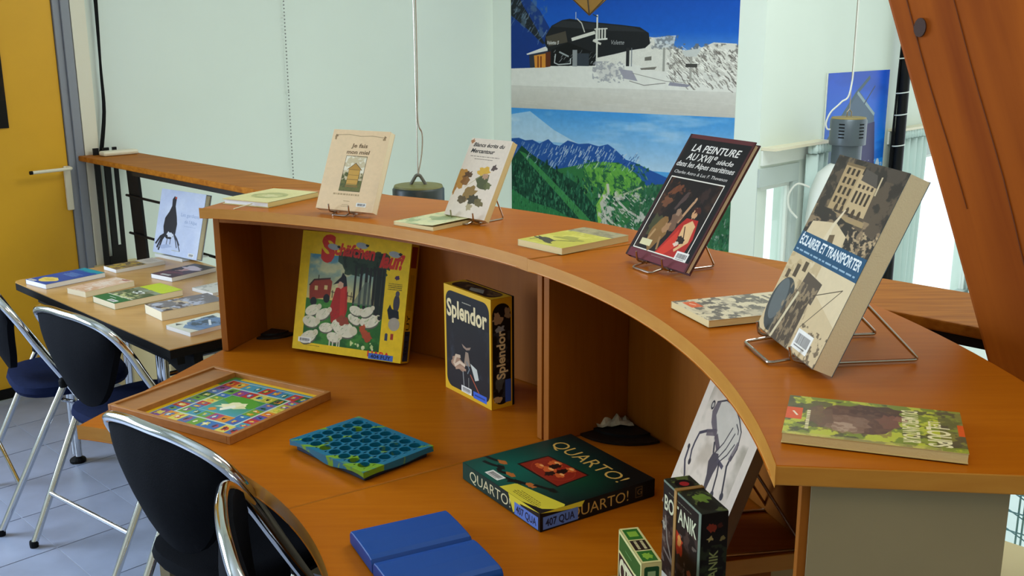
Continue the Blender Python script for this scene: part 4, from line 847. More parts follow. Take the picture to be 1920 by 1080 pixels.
for i, (dx, dy) in enumerate(((-.17,.22),(-.21,.17),(-.13,.25))): c.line([(.25,.60),(.25+dx*.6,.60+dy*.4),(.25+dx,.60+dy)], .032, '171820')
for dx, dy in ((.12,.20),(.17,.16),(.20,.24)): c.line([(.40,.58),(.40+dx*.6,.58+dy*.5),(.40+dx,.58+dy)], .018, '2c2e3a')
c.line([(.29,.66),(.28,.76)], .014, '2b2a30'); c.line([(.36,.66),(.36,.75)], .014, '2b2a30'); c.poly([(.1,.80),(.3,.75),(.42,.78),(.2,.83)], '9aa6c4', .7)
c.text('Les gardiens', .52, .34, .05, '7f92b8', w=.40); c.text("de l'Alpe", .62, .43, .05, '7f92b8', w=.27); c.lines(.62, .46, .28, .02, 1, '8fa0c0', .7, .1); c.lines(.42, .815, .18, .02, 1, 'a8a27a', .8, .1); c.barcode(.80, .82, .12, .05)
f8 = standframe(-1.5312, 4.2792, -0.6531, 0.2691, TZ+0.008)
book('pale blue bird book with a black grouse standing on the side table', 0.304, 0.2722, 0.0282, c, '9aa3b4', lambda X, Y, Z: f8(X, Y, Z-0.0282), hard=True)
x8, y8, a8 = -1.5312, 4.2792, -0.6531; u8 = Vector((math.cos(a8), math.sin(a8), 0)); k8 = Vector((-math.sin(a8), math.cos(a8), 0))
bs = empty('display_stand', 'clear white plastic stand holding the bird book upright', 'book stand', Vector((x8, y8, TZ))+u8*.15); g8 = lambda X, Y, Z: u8*(X-.15)+k8*Y+EZ*Z
q = MB(); q.box((.06, -.03, 0), (.25, .10, .003), fr=g8); q.build('base_plate', mat('clear_white_plastic', 'dcdcd8', .3), bs)
q = MB(); q.box((.06, -.03, .003), (.25, -.027, .012), fr=g8); q.build('lip', MATS['clear_white_plastic'], bs)
q = MB(); q.box((.10, 0, 0), (.21, .003, .13), fr=lambda X, Y, Z: g8(X, Y+.036+Z*math.tan(.2691), Z)); q.build('back_rest', MATS['clear_white_plastic'], bs)
# carton seen under the side table
bx_ = empty('carton', 'cream carton with black corner clips on the floor under the side table', 'box', bld(-3.5, 1.92, 0)); go = -Vector(bx_.location)
MB().box((-3.85, 1.85, 0.0), (-2.9, 1.975, 0.5), fr=lambda a, b, z: bld(a, b, z)+go).build('carton_body', mat('cream_card', 'd9c48f', .7), bx_, bevel=.004)
for a in (-3.86, -3.45, -3.0): MB().box((a, 1.842, 0.44), (a+0.03, 1.855, 0.50), fr=lambda a, b, z: bld(a, b, z)+go).build('corner_clip', m_rubber, bx_)
# ================================================================== GAMES ON THE LOWER WORKTOP
def boxframe(x, y, a, z0):
    u = Vector((math.cos(a), math.sin(a), 0)); v = Vector((-math.sin(a), math.cos(a), 0)); o = Vector((x, y, z0))
    return lambda X, Y, Z: o+u*X+v*Y+EZ*Z
PN = [0]
def printquad(e, name, cv, a, b, c, d, rough=.42):
    PN[0] += 1; m = MB(); m.quad(a, b, c, d); return m.build(name, cv.mat('print_%d_%s' % (PN[0], name), rough), e)
# ---- Schaefchen box, leaning
c = Cv(480, 446, 'e0b90f', 0, 1, 0, .93); c.ym = ([0, .24, .86, .93], [0, .175, .87, .93])
c.rect(.09, .24, .80, .86, '2f6c78'); c.rect(.09, .24, .80, .56, '4a86a0', c2='d6b868'); c.noise(.09, .24, .5, .5, 'd9c88a', (3, 3), .5, .7, .7)
c.rect(.09, .55, .80, .86, '2c6a22', c2='1d5218'); c.noise(.09, .55, .8, .86, '4b8a2c', (6, 4), .5, .65, .7)
c.poly([(.46,.30),(.40,.24),(.5,.19),(.78,.17),(.80,.24),(.80,.34),(.62,.33),(.5,.36)], '1c2a1a'); c.speck(.40, .18, .80, .34, ['16230f','24361f'], 60, .03)
for k, xx in enumerate((.52,.57,.615,.655,.69,.72,.745,.77)): c.rect(xx, .30, xx+.018+.004*(k % 3), .58+.01*k, '1d1712')
c.poly([(.52,.56),(.62,.40),(.66,.40),(.70,.56)], '5c6a5c', .7); c.poly([(.70,.35),(.80,.35),(.80,.62),(.72,.6)], '141a12', .8)
c.poly([(.11,.47),(.15,.42),(.29,.40),(.32,.42),(.31,.53),(.12,.56)], '8a2e16'); c.line([(.11,.46),(.15,.42),(.30,.40)], .012, '3c1a10'); c.ell(.16, .57, .03, .03, '16120f'); c.ell(.28, .54, .03, .03, '16120f'); c.rect(.16, .46, .19, .49, 'c9b070'); c.rect(.25, .45, .28, .48, 'c9b070'); c.line([(.19,.42),(.19,.385)], .008, '2a1a12')
for k in range(6): c.line([(.33+.035*k,.48),(.33+.035*k,.53)], .006, '2a1d14')
c.line([(.32,.49),(.52,.51)], .005, '2a1d14')
c.poly([(.36,.46),(.46,.44),(.48,.60),(.45,.72),(.34,.70),(.32,.60)], 'a01e14'); c.poly([(.40,.46),(.45,.45),(.46,.68),(.42,.70)], 'c02c1c', .7); c.poly([(.33,.44),(.40,.38),(.41,.35),(.445,.38),(.46,.44),(.42,.45),(.40,.42)], '1a1618'); c.blob(.40, .44, .03, .025, 'cfa080', 1, .2)
for x, y, r, ro in ((.16,.63,.07,-.3),(.26,.65,.07,-.4),(.15,.71,.075,.1),(.30,.74,.065,-.1),(.46,.73,.11,.25),(.55,.66,.06,.4),(.56,.60,.06,.2),(.69,.66,.085,-.2),(.66,.60,.06,-.4),(.38,.80,.065,.1),(.14,.82,.08,-.4)):
    c.ell(x+.004, y+.008, r, r*.55, '5a5648', 1, ro); c.ell(x, y, r, r*.52, 'd8d0b4', 1, ro); c.ell(x+r*.9*math.cos(ro), y+r*.8*math.sin(ro)-.012, r*.32, r*.28, 'cfc4a4', 1, ro)
for k_ in range(160):
    x_, y_ = .1+.68*c.rs.rand(), .60+.25*c.rs.rand(); c.line([(x_, y_), (x_+.012, y_-.02*c.rs.rand())], .004, ['3f7a2a','1b4a18','6a9a3a'][c.rs.randint(3)], .35)
for x in (.34,.37,.41,.43): c.rect(x, .82, x+.012, .86, 'c9c0a4')
c.blob(.45, .68, .05, .03, '8c3a22', 1, .4); c.blob(.68, .76, .05, .035, 'a2421f', 1, .3, rot=.5); c.blob(.64, .72, .03, .03, 'a8481f', 1, .4); c.blob(.78, .63, .02, .015, '1c1a18'); c.speck(.5, .8, .75, .85, ['d8d8a0','c8d08a'], 10, .012)
c.text('S', .19, .275, .25, 'c3261a', w=.13, bold=.05); c.text('chäfchen', .315, .225, .125, 'c3261a', w=.37, shear=.1, bold=.045, rot=.05); c.text('lauf!', .73, .285, .12, 'c3261a', w=.22, shear=.3, bold=.045, rot=.02)
for x, y in ((.30,.15),(.56,.11),(.86,.17)): c.ell(x, y, .055, .032, '9aa0a0', 1, .2); c.blob(x+.05, y-.005, .016, .014, '1c1c1e')
c.lines(.825, .385, .13, .05, 4, '4a3d10', .9); c.blob(.90, .35, .02, .015, '4a2a50'); c.ell(.915, .52, .028, .06, '3a3640'); c.ell(.918, .455, .018, .02, '4a4550'); c.poly([(.84,.57),(.86,.53),(.88,.56),(.94,.57),(.95,.62),(.86,.63)], '12141c'); c.ell(.91, .66, .05, .045, 'a59a88'); c.rect(.84, .735, .865, .775, '343c50'); c.rect(.89, .725, .915, .765, '9a2f1c'); c.ell(.852, .735, .0125, .01, '343c50')
c.text('HABA', .70, .905, .05, 'c8221a', w=.20, bold=.03); c.rect(.71, .875, .93, .925, '3f62b5'); c.text('404 FUY', .73, .917, .035, '11152a', w=.18, bold=.02); c.barcode(.05, .825, .12, .035); c.lines(.10, .875, .16, .012, 1, '6a5810', .9)
c.grain(.05, (30, 28))
sx, sy, sa, st, sw, sh, sth = -0.6451, 2.8709, -0.4257, 0.2526, 0.3657, 0.347, 0.0492
f = standframe(sx, sy, sa, st, ZD+0.013); e = empty('board_game', 'big yellow sheep game box with shepherd picture leaning in the left shelf bay', 'game box', f(sw/2, 0, -sth/2)); eo = Vector(e.location)
F = lambda X, Y, Z: f(X, Y, Z)-eo
MB().box((0, 0, -0.04), (sw, sh, -0.0004), fr=F).build('lid', mat('game_yellow', 'd9b010', .35), e, bevel=.001)
MB().box((0.0015, 0.0015, -sth), (sw-.0015, sh-.0015, -0.0402), fr=F).build('tray', mat('game_yellow_dark', 'b88e10', .4), e)
printquad(e, 'lid_print', c, F(0, 0, 0.0002), F(sw, 0, 0.0002), F(sw, sh, 0.0002), F(0, sh, 0.0002))
c = Cv(60, 420, 'd9b010', 0, 1, 0, 7); c.rect(.1, .4, .9, 1.6, '8a3a20'); c.rect(.2, 2.0, .8, 4, 'b59012', .6); c.rect(.15, 5.2, .9, 6.9, '26345e'); c.text('404 FUY', .72, 6.7, .5, '0f1220', rot=-PI/2)
printquad(e, 'side_print', c, F(sw+.0006, 0, -.0005), F(sw+.0006, 0, -.04), F(sw+.0006, sh, -.04), F(sw+.0006, sh, -.0005))
# ---- Splendor box
X0, Y0, aa = -0.1758, 2.5621, -0.9583; w, d, h = .216, .070, .282
f = boxframe(X0, Y0, aa, ZD+.0003); e = empty('board_game', 'black and gold upright game box titled with cream letters in the middle shelf bay', 'game box', f(w/2, d/2, 0)); eo = Vector(e.location); F = lambda X, Y, Z, f=f, eo=eo: f(X, Y, Z)-eo
m_spy = mat('splendor_yellow', 'd2a21a', .35)
MB().box((0, 0.0004, 0), (w, .062, h), fr=F).build('lid', m_spy, e, bevel=.001); MB().box((.0015, .0622, .001), (w-.0015, d, h-.001), fr=F).build('tray', m_rubber, e)
def rrect(cv, x0, y0, x1, y1, r, col):
    P = []
    for cx, cy, t0 in ((x1-r, y0+r, -PI/2), (x1-r, y1-r, 0), (x0+r, y1-r, PI/2), (x0+r, y0+r, PI)):
        P += [(cx+r*math.cos(t), cy+r*math.sin(t)) for t in np.linspace(t0, t0+PI/2, 8)]
    cv.poly(P, col)
c = Cv(360, 470, 'd9a81a', 0, 1, 0, 1.3056)
rrect(c, .04, .06, .965, 1.25, .12, '080709'); c.noise(.06, .45, .26, .95, '2c333c', (2, 3), .45, .8, .9); c.noise(.74, .4, .95, 1.0, '2c333c', (2, 3), .45, .8, .9); c.poly([(.25,.42),(.75,.42),(.80,.9),(.68,1.1),(.28,1.1),(.22,.8)], '0a0a0b')
c.poly([(.38,.66),(.48,.69),(.58,.66),(.55,.70),(.48,.72),(.41,.70)], 'b99a80', .8); c.poly([(.46,.74),(.52,.74),(.56,.90),(.42,.92)], 'a48c74', .9); c.poly([(.56,.86),(.70,.90),(.74,1.02),(.66,1.05)], 'c8c8bc'); 
c.blob(.30, .93, .14, .075, 'a07c62', 1, .25); c.line([(.20,.95),(.25,.84),(.34,.83)], .04, 'c9ae90'); c.line([(.22,.97),(.33,.90),(.44,.92)], .035, 'd8bfa2'); c.line([(.24,1.0),(.36,.96),(.46,.97)], .03, 'b08c70'); c.line([(.48,.86),(.54,.94),(.5,1.0)], .018, '6d7a80'); c.line([(.40,1.0),(.42,1.2)], .02, '8a8a84'); c.line([(.52,1.05),(.52,1.2)], .015, '77776f'); c.line([(.56,1.0),(.74,1.18)], .018, 'b05030')
c.text('Splendor', .06, .37, .215, 'e8d3a0', w=.86, bold=.03); c.lines(.40, .14, .2, .03, 1, 'c9c0a8', .9, .1); c.barcode(.36, 1.175, .22, .08); c.rect(.62, 1.18, .90, 1.265, '3a62c8'); c.lines(.65, 1.2, .22, .045, 1, '1a2a60', .9, .1)
printquad(e, 'front_print', c, F(0, 0, 0), F(w, 0, 0), F(w, 0, h), F(0, 0, h))
c = Cv(130, 560, 'd2a21a', 0, 1, 0, 4.3); rrect(c, .06, .2, .94, 4.15, .42, '0e0d0f'); c.blob(.3, .75, .22, .2, 'b0906c', .9, .4); c.blob(.78, .62, .16, .25, '9a8264', .9, .4); c.blob(.45, 1.2, .2, .15, '9aa0a4', .9, .4); c.noise(.1, 1.3, .9, 3.9, '2c333c', (3, 8), .5, .65, .9); c.blob(.4, 3.3, .25, .3, '555b5e', .8, .4); c.blob(.3, 3.95, .2, .14, 'c9ad80', .9, .3)
c.text('Splendor', .66, 3.15, .42, 'e0cfa0', w=1.9, bold=.03, rot=-PI/2); c.rect(.66, 3.2, .95, 4.1, '3557b4')
printquad(e, 'side_print', c, F(w+.0005, 0, 0), F(w+.0005, .062, 0), F(w+.0005, .062, h), F(w+.0005, 0, h))
c = Cv(420, 130, 'd2a21a', 0, 3.2, 0, 1); rrect(c, .2, .1, 3.0, .9, .35, '17130e'); c.noise(.3, .15, 2.9, .85, '6b5530', (8, 3), .52, .62, .9); c.poly([(1.2,.5),(1.9,.35),(2.3,.7),(1.5,.8)], '8f9080')
printquad(e, 'top_print', c, F(0, 0, h+.0005), F(w, 0, h+.0005), F(w, .062, h+.0005), F(0, .062, h+.0005))
# ---- wooden tray with goose board
bx, by, ba, bw, bl, bh = -0.6408, 2.172, 1.0348, 0.3484, 0.4167, 0.0211
f = boxframe(bx, by, ba, ZD+.0003); e = empty('goose_board', 'wooden framed goose game board lying at the left end of the desk', 'board game', f(bw/2, bl/2, 0)); eo = Vector(e.location); F = lambda X, Y, Z, f=f, eo=eo: f(X, Y, Z)-eo
m_tray = woodmat('tray_wood', 'a5692c', 'b97a38', (5, 25, 25), .45); g = .011; dv = .325
MB().box((g, g, 0), (bw-g, bl-g, .006), fr=F).build('base', m_tray, e)
for a_, b_ in (((0,0,0),(bw,g,bh)), ((0,bl-g,0),(bw,bl,bh)), ((0,g,0),(g,bl-g,bh)), ((bw-g,g,0),(bw,bl-g,bh))): MB().box(a_, b_, fr=F).build('frame_bar', m_tray, e, bevel=.0012)
MB().box((g, dv, .006), (bw-g, dv+.009, bh-.001), fr=F).build('divider', m_tray, e, bevel=.001)
MB().box((g+.001, dv+.010, .006), (bw-g-.001, bl-g-.001, bh-.0045), fr=F).build('sliding_lid', woodmat('lid_ply', '9c6430', 'ab7038', (5, 22, 22), .4), e)
W_, H_ = bw-2*g, dv-g                       # print seen from the N corner: x along N->R, y towards L
c = Cv(420, 400, 'e2b81e', 0, 1, 0, 1)
rs = np.random.RandomState(11); pal = ['c03a2c','3d6fa8','6d9a3a','d98a2c','7a4a86','4a93a8','b5b03a','2f5f3a','d8c85a','5a6f9a','b04a6a']
def ringcells(x0, y0, x1, y1, t, n1, n2):
    def cell(a, b, c_, d_):
        col = pal[rs.randint(len(pal))]; c.rect(a, b, c_, d_, col); 
        c.blob((a+c_)/2, (b+d_)/2, (c_-a)*.28, (d_-b)*.28, pal[rs.randint(len(pal))], .95, .5); c.blob((a+c_)/2+.01, (b+d_)/2, (c_-a)*.14, (d_-b)*.16, ['f0e8c8','1f2a3a','e8c84a'][rs.randint(3)], .9, .5)
    for i in range(n1):
        w1 = (x1-x0)/n1; cell(x0+i*w1, y0, x0+(i+1)*w1, y0+t); cell(x0+i*w1, y1-t, x0+(i+1)*w1, y1)
    for i in range(n2):
        h1 = (y1-y0-2*t)/n2; cell(x0, y0+t+i*h1, x0+t, y0+t+(i+1)*h1); cell(x1-t, y0+t+i*h1, x1, y0+t+(i+1)*h1)
    for q in (0, t): c.line([(x0+q,y0+q),(x1-q,y0+q),(x1-q,y1-q),(x0+q,y1-q),(x0+q,y0+q)], .008, 'cfd6c0')
c.rect(.0, .0, .08, .2, '5a9a3a'); c.rect(.9, .8, 1, 1, '5d8f3a')
c.rect(.04, .06, .96, .96, '4f8fa2'); ringcells(.05, .07, .95, .93, .13, 9, 7); ringcells(.19, .21, .81, .79, .12, 6, 5)
c.rect(.31, .33, .69, .67, '4f9aa8', c2='4c8f3c'); c.blob(.5, .58, .16, .09, '5a9a34', 1, .3); c.blob(.5, .5, .12, .06, 'efe6b4', 1, .3, rot=-.5); c.poly([(.45,.48),(.52,.38),(.56,.42),(.50,.52)], 'f2ead0'); c.ell(.60, .38, .035, .03, 'd9882c'); c.poly([(.36,.50),(.46,.45),(.44,.55)], 'e4d9a0')
printquad(e, 'board_print', c, F(bw-g, g, .0066), F(bw-g, dv, .0066), F(g, dv, .0066), F(g, g, .0066))
# ---- teal grid (real holes)
X0, Y0, aa, w, l = -0.4988, 2.1423, -0.7618, .2626, .195; hh = .026
f = boxframe(X0, Y0, aa, ZD+.0003); e = empty('counter_grid', 'teal plastic grid full of round holes lying mid desk', 'game grid', f(w/2, l/2, 0)); eo = Vector(e.location); F = lambda X, Y, Z, f=f, eo=eo: f(X, Y, Z)-eo
def tealmat():
    m = bpy.data.materials.new('teal_plastic'); m.use_nodes = True; nt = m.node_tree; b = nt.nodes['Principled BSDF']; b.inputs['Roughness'].default_value = .35
    tc = nt.nodes.new('ShaderNodeTexCoord'); mp = nt.nodes.new('ShaderNodeMapping'); mp.inputs['Scale'].default_value = (5, 22, 10); mp.inputs['Rotation'].default_value = (0, 0, -.9)
    n = nt.nodes.new('ShaderNodeTexNoise'); n.inputs['Scale'].default_value = 1.3; n.inputs['Detail'].default_value = 3; n.inputs['Distortion'].default_value = 1.2
    r = nt.nodes.new('ShaderNodeValToRGB'); r.color_ramp.elements[0].position = .565; r.color_ramp.elements[1].position = .61
    r.color_ramp.elements[0].color = (*srgb('0a6a88'), 1); r.color_ramp.elements[1].color = (*srgb('6f9c22'), 1)
    nt.links.new(tc.outputs['Object'], mp.inputs['Vector']); nt.links.new(mp.outputs[0], n.inputs['Vector']); nt.links.new(n.outputs['Fac'], r.inputs['Fac']); nt.links.new(r.outputs[0], b.inputs['Base Color']); return m
m_teal = tealmat(); m_teald = mat('teal_plastic_dark', '06304e', .5)
g = MB(); nx, ny = 7, 6; mx, my = .014, .012; cw, chh = (w-2*mx)/nx, (l-2*my)/ny; R = .0138; N = 16
def P2(x, y, z): return F(x, y, z)
for i in range(nx):
    for j in range(ny):
        cx, cy = mx+cw*(i+.5), my+chh*(j+.5); vs = []; 
        for k in range(N):
            t = 2*PI*k/N; dx, dy = math.cos(t), math.sin(t); s = min(cw/2/max(abs(dx), 1e-6), chh/2/max(abs(dy), 1e-6))
            vs += [P2(cx+dx*s, cy+dy*s, hh), P2(cx+dx*R, cy+dy*R, hh), P2(cx+dx*R, cy+dy*R, hh-.011)]
        vs.append(P2(cx, cy, hh-.011)); fs = []
        for k in range(N): a, b = 3*k, 3*((k+1) % N); fs += [(a, b, b+1, a+1), (a+1, b+1, b+2, a+2)]
        # square corners
        g.add(vs, fs)
        for (qx, qy) in ((1,1),(-1,1),(-1,-1),(1,-1)):
            t0 = [k for k in range(N) if (math.cos(2*PI*k/N)*qx > 1e-6) and (math.sin(2*PI*k/N)*qy > 1e-6)]
        kk = len(g.v)
for a_, b_ in (((0,0),(w,my)),((0,l-my),(w,l)),((0,my),(mx,l-my)),((w-mx,my),(w,l-my))): g.add([P2(a_[0],a_[1],hh),P2(b_[0],a_[1],hh),P2(b_[0],b_[1],hh),P2(a_[0],b_[1],hh)], [(0,1,2,3)])
nn_ = 14
def skirt(p0, p1, wob):
    vs = []
    for k in range(nn_+1):
        t = k/nn_; x = p0[0]+(p1[0]-p0[0])*t; y = p0[1]+(p1[1]-p0[1])*t; vs += [P2(x, y, hh), P2(x, y, .012+wob*.006*math.sin(t*9)), ]
    g.add(vs, [(2*k, 2*k+1, 2*k+3, 2*k+2) for k in range(nn_)])
skirt((0,0),(w,0),1); skirt((w,0),(w,l),.3); skirt((w,l),(0,l),.3); skirt((0,l),(0,0),.6)
g.build('hole_plate', m_teal, e)
q = MB(); i_ = .010; q.box((i_, i_, 0), (w-i_, l-i_, hh-.0115), fr=F); q.build('base', m_teald, e, bevel=.003)
# ---- blue folding case
X0, Y0, aa, w, l, h = -0.2987, 1.7052, -1.1103, .2555, .1894, .030
f = boxframe(X0, Y0, aa, ZD+.0003); e = empty('folding_case', 'plain blue folded plastic game case lying at the desk front', 'game case', f(w/2, l/2, 0)); eo = Vector(e.location); F = lambda X, Y, Z, f=f, eo=eo: f(X, Y, Z)-eo
m_blue = mat('blue_plastic', '08418c', .45, spec=.25, bump=.05)
for x0, x1, nm in ((0, w*.497, 'half'), (w*.503, w, 'half')):
    g = MB(); prof = [(0, h*.70), (.05, h*.93), (.15, h), (.5, h*1.03), (.85, h), (.95, h*.93), (1, h*.70)]
    poly = [(x0, .002)]+[(x1, .002)]+[(x0+(x1-x0)*t, z) for t, z in prof[::-1]]
    g.prism(poly, 0.0, l, fr=lambda X, Z, Y: F(X, Y, Z)); g.build('case_half', m_blue, e, bevel=.003, bseg=3)
for y in (.03, l-.055): MB().tube([F(w*.5, y, .016), F(w*.5, y+.025, .016)], .005, 8).build('hinge', m_blue, e)
# ---- Quarto box
X0, Y0, aa, w, l, h = .0505, 1.7458, .5766, .2785, .283, .039
f = boxframe(X0, Y0, aa, ZD+.0003); e = empty('board_game', 'flat black and green game box with cream lettering lying mid desk', 'game box', f(w/2, l/2, 0)); eo = Vector(e.location); F = lambda X, Y, Z, f=f, eo=eo: f(X, Y, Z)-eo
m_qk = mat('quarto_black', '100e0e', .35)
MB().box((0, 0, .002), (w, l, h-.0004), fr=F).build('lid', m_qk, e, bevel=.0008); MB().box((.0015, .0015, 0), (w-.0015, l-.0015, .0019), fr=F).build('tray', m_rubber, e)
# top: x along N->L reversed ... picture up direction = towards R (u); left->right of the picture = L->N reversed (T->R is the title edge)
c = Cv(480, 480, '0c0f0d', 0, 1, 0, 1)
# canvas axes: x = from L side(0) to N side(1) along -v ; y down = from R edge(0) to N/L edge(1)
Y_, X_ = np.mgrid[0:480, 0:480]/480.0
gr = np.clip(1.15-np.hypot((X_-.30)*1.0, (Y_-.80)*.95)*1.35, 0, 1)[..., None]; c.a = c.a*(1-gr)+np.array([.02, .36, .30])*gr
gr = np.clip(.8-np.hypot((X_-.72), (Y_-.45))*2.4, 0, 1)[..., None]; c.a = c.a*(1-gr)+np.array([.03, .25, .14])*gr
c.poly([(.25,.40),(.70,.355),(.735,.67),(.245,.68)], '1c0d0a'); c.poly([(.265,.41),(.69,.37),(.72,.655),(.26,.665)], '8a2414'); c.ell(.48, .52, .20, .14, 'c05a34', .5, .0); c.ell(.48, .52, .195, .136, '8f2615', 1, .0)
for x, y, r in ((.40,.44,.06),(.55,.42,.05),(.46,.54,.06),(.58,.53,.05),(.37,.56,.045)): c.blob(x, y, r, r*.7, 'd0602a', .95, .3); c.ell(x, y-.015, r*.5, r*.25, 'f0a860')
for x, y in ((.44,.47),(.54,.48),(.52,.58)): c.blob(x, y, .035, .045, '1a0c08', .95, .3)
for x0, y0, x1, y1, cap in ((.00,.80,.12,.77,1),(.07,.86,.19,.83,0),(.24,.84,.34,.84,1),(.30,.93,.46,.87,0),(.46,.90,.57,.82,1),(.62,.78,.72,.74,0)):
    c.line([(x0,y0),((x0+x1)/2,y1+.02),(x1,y1)], .032, '07120f'); c.blob(x1+.04, y1-.015, .05, .026, 'c06a2c' if cap else '0a1310', .95, .25)
c.text('QUARTO!', .085, .27, .135, 'dcab52', w=.82, bold=.0)
c.poly([(.50,1.0),(.52,.88),(.98,.78),(1,.80),(1,.83),(.95,.93),(.62,1.0)], 'd8c83a'); c.poly([(.98,.78),(1,.80),(1,1),(.9,1),(.62,1.0),(.5,1.0),(.53,.87)], 'd8c83a'); c.poly([(.78,1.0),(.95,.95),(1,.88),(1,1)], '141210'); c.lines(.60, .90, .32, .07, 4, '6f6418', .9)
c.barcode(.24, .885, .17, .075)
printquad(e, 'top_print', c, F(0, l, h), F(0, 0, h), F(w, 0, h), F(w, l, h))
c = Cv(560, 80, '0d3a30', 0, 7, 0, 1); Xg = np.linspace(0, 1, 560)[None, :, None]; c.a = np.array([.04,.25,.21])*(1-Xg)+np.array([.04,.05,.05])*Xg+np.zeros((80, 560, 3))
c.text('QUARTO!', .7, .80, .62, 'e8dcae', w=3.8); c.poly([(4.3,0),(7,0),(5.2,.45),(4.75,.95)], 'd8c83a'); c.poly([(5.3,.2),(7,0),(7,1),(6,.6)], '141210'); c.rect(4.85, .28, 6.85, .98, '5b7ac4'); c.text('407 QUA', 5.0, .82, .42, '12162c', w=1.7, bold=.02)
printquad(e, 'side_print', c, F(-.0006, l, 0.002), F(-.0006, 0, 0.002), F(-.0006, 0, h), F(-.0006, l, h))
c = Cv(560, 80, '0e0d0d', 0, 7, 0, 1); c.text('QUARTO!', 1.7, .80, .62, 'c9a052', w=3.6); c.poly([(0,0),(2.6,0),(2.4,.3),(1.2,.2)], 'd8c83a'); c.rect(.15, .25, 2.2, .95, '5b7ac4'); c.text('407 QUA', .3, .80, .42, '12162c', w=1.7, bold=.02); c.rect(5.75, .18, 6.2, .8, '5a4426'); c.rect(5.8, .23, 6.15, .75, '0e0d0d'); c.text('G', 5.87, .65, .34, '8a6a3a')
printquad(e, 'side_print', c, F(0, -.0006, 0.002), F(w, -.0006, 0.002), F(w, -.0006, h), F(0, -.0006, h))
# ---- Botanik box with rubber band
P = [Vector((0.2536, 1.587, 0)), Vector((0.2928, 1.4565, 0)), Vector((0.3345, 1.4763, 0))]
X0, Y0 = P[0].x, P[0].y; aa = math.atan2(P[1].y-P[0].y, P[1].x-P[0].x); w, d, h = .1362, .0462, .18
f = boxframe(X0, Y0, aa, ZD+.0003); e = empty('card_game', 'dark plant themed upright game box held by a tan elastic band', 'game box', f(w/2, d/2, 0)); eo = Vector(e.location); F = lambda X, Y, Z, f=f, eo=eo: f(X, Y, Z)-eo
MB().box((0, 0, 0), (w, d, h), fr=F).build('box', mat('botanik_grey', '5f6a5e', .4), e, bevel=.001)
c = Cv(320, 423, '17120f', 0, 1, 0, 1.322); c.noise(0, .3, 1, 1.32, '4a3830', (6, 8), .5, .6, .8); c.noise(0, .5, 1, 1.3, '77685a', (8, 6), .58, .63, .7); c.rect(.94, 0, 1, 1.322, '76826f'); c.rect(0, 0, 1, .03, '76826f'); c.text('BOTANIK', .04, .37, .20, 'd9d6b0', w=.86, bold=.02); c.lines(.10, .1, .7, .03, 1, '8a8a70', .8)
c.blob(.45, .62, .13, .14, 'b83418', 1, .35); c.blob(.47, .60, .05, .08, 'd9964a', .9, .3); c.line([(.08,.45),(.14,.75),(.3,1.0)], .03, '8a8274'); c.line([(.05,.9),(.4,1.05)], .04, '6d6258'); c.blob(.75, .9, .05, .05, 'a04a28', .9, .3); c.line([(.75,.95),(.72,1.25)], .02, '8a8274'); c.blob(.65, 1.05, .03, .05, 'c9c6b8', .9, .3); c.blob(.05, .6, .04, .06, 'b5b09a', .8, .4); c.rect(0, 1.22, .2, 1.32, 'c9c4b0')
printquad(e, 'front_print', c, F(0, -.0006, 0), F(w, -.0006, 0), F(w, -.0006, h), F(0, -.0006, h))
c = Cv(110, 428, '120f0e', 0, 1, 0, 3.89); c.blob(.4, .55, .17, .16, '8a3420', 1, .3); c.blob(.7, .5, .1, .1, '4a2218', 1, .3); c.blob(.35, .95, .12, .1, 'b5a86a', 1, .5, n=10); c.blob(.8, 1.0, .1, .09, '8a8250', 1, .5, n=10); c.noise(0, 1.2, 1, 3.89, '2c3a22', (3, 9), .5, .6, .8); c.text('BOTANIK', .66, 3.3, .34, '9aa868', w=1.9, bold=.02, rot=-PI/2)
printquad(e, 'side_print', c, F(w+.0006, 0, 0), F(w+.0006, d, 0), F(w+.0006, d, h), F(w+.0006, 0, h))
c = Cv(300, 102, '2a2e22', 0, 2.95, 0, 1); c.noise(0, 0, 2.95, 1, '66743a', (8, 3), .5, .58, .9); c.ell(.6, .5, .35, .35, '141210'); c.ell(.6, .5, .18, .18, 'b02a2c'); c.ell(2.4, .5, .4, .35, '1a1c14'); c.blob(1.8, .45, .35, .25, '7fa03a', .9, .4)
printquad(e, 'top_print', c, F(0, 0, h+.0006), F(w, 0, h+.0006), F(w, d, h+.0006), F(0, d, h+.0006))
b0 = .043
q = MB(); q.box((b0, -.0022, -.0), (b0+.009, -.0008, h+.002), fr=F); q.box((b0, -.0022, h+.0008), (b0+.009, d+.0015, h+.0022), fr=F); q.box((b0, d+.0003, 0), (b0+.009, d+.0015, h+.002), fr=F)
q.build('elastic_band', mat('tan_elastic', 'a87c3a', .6), e)
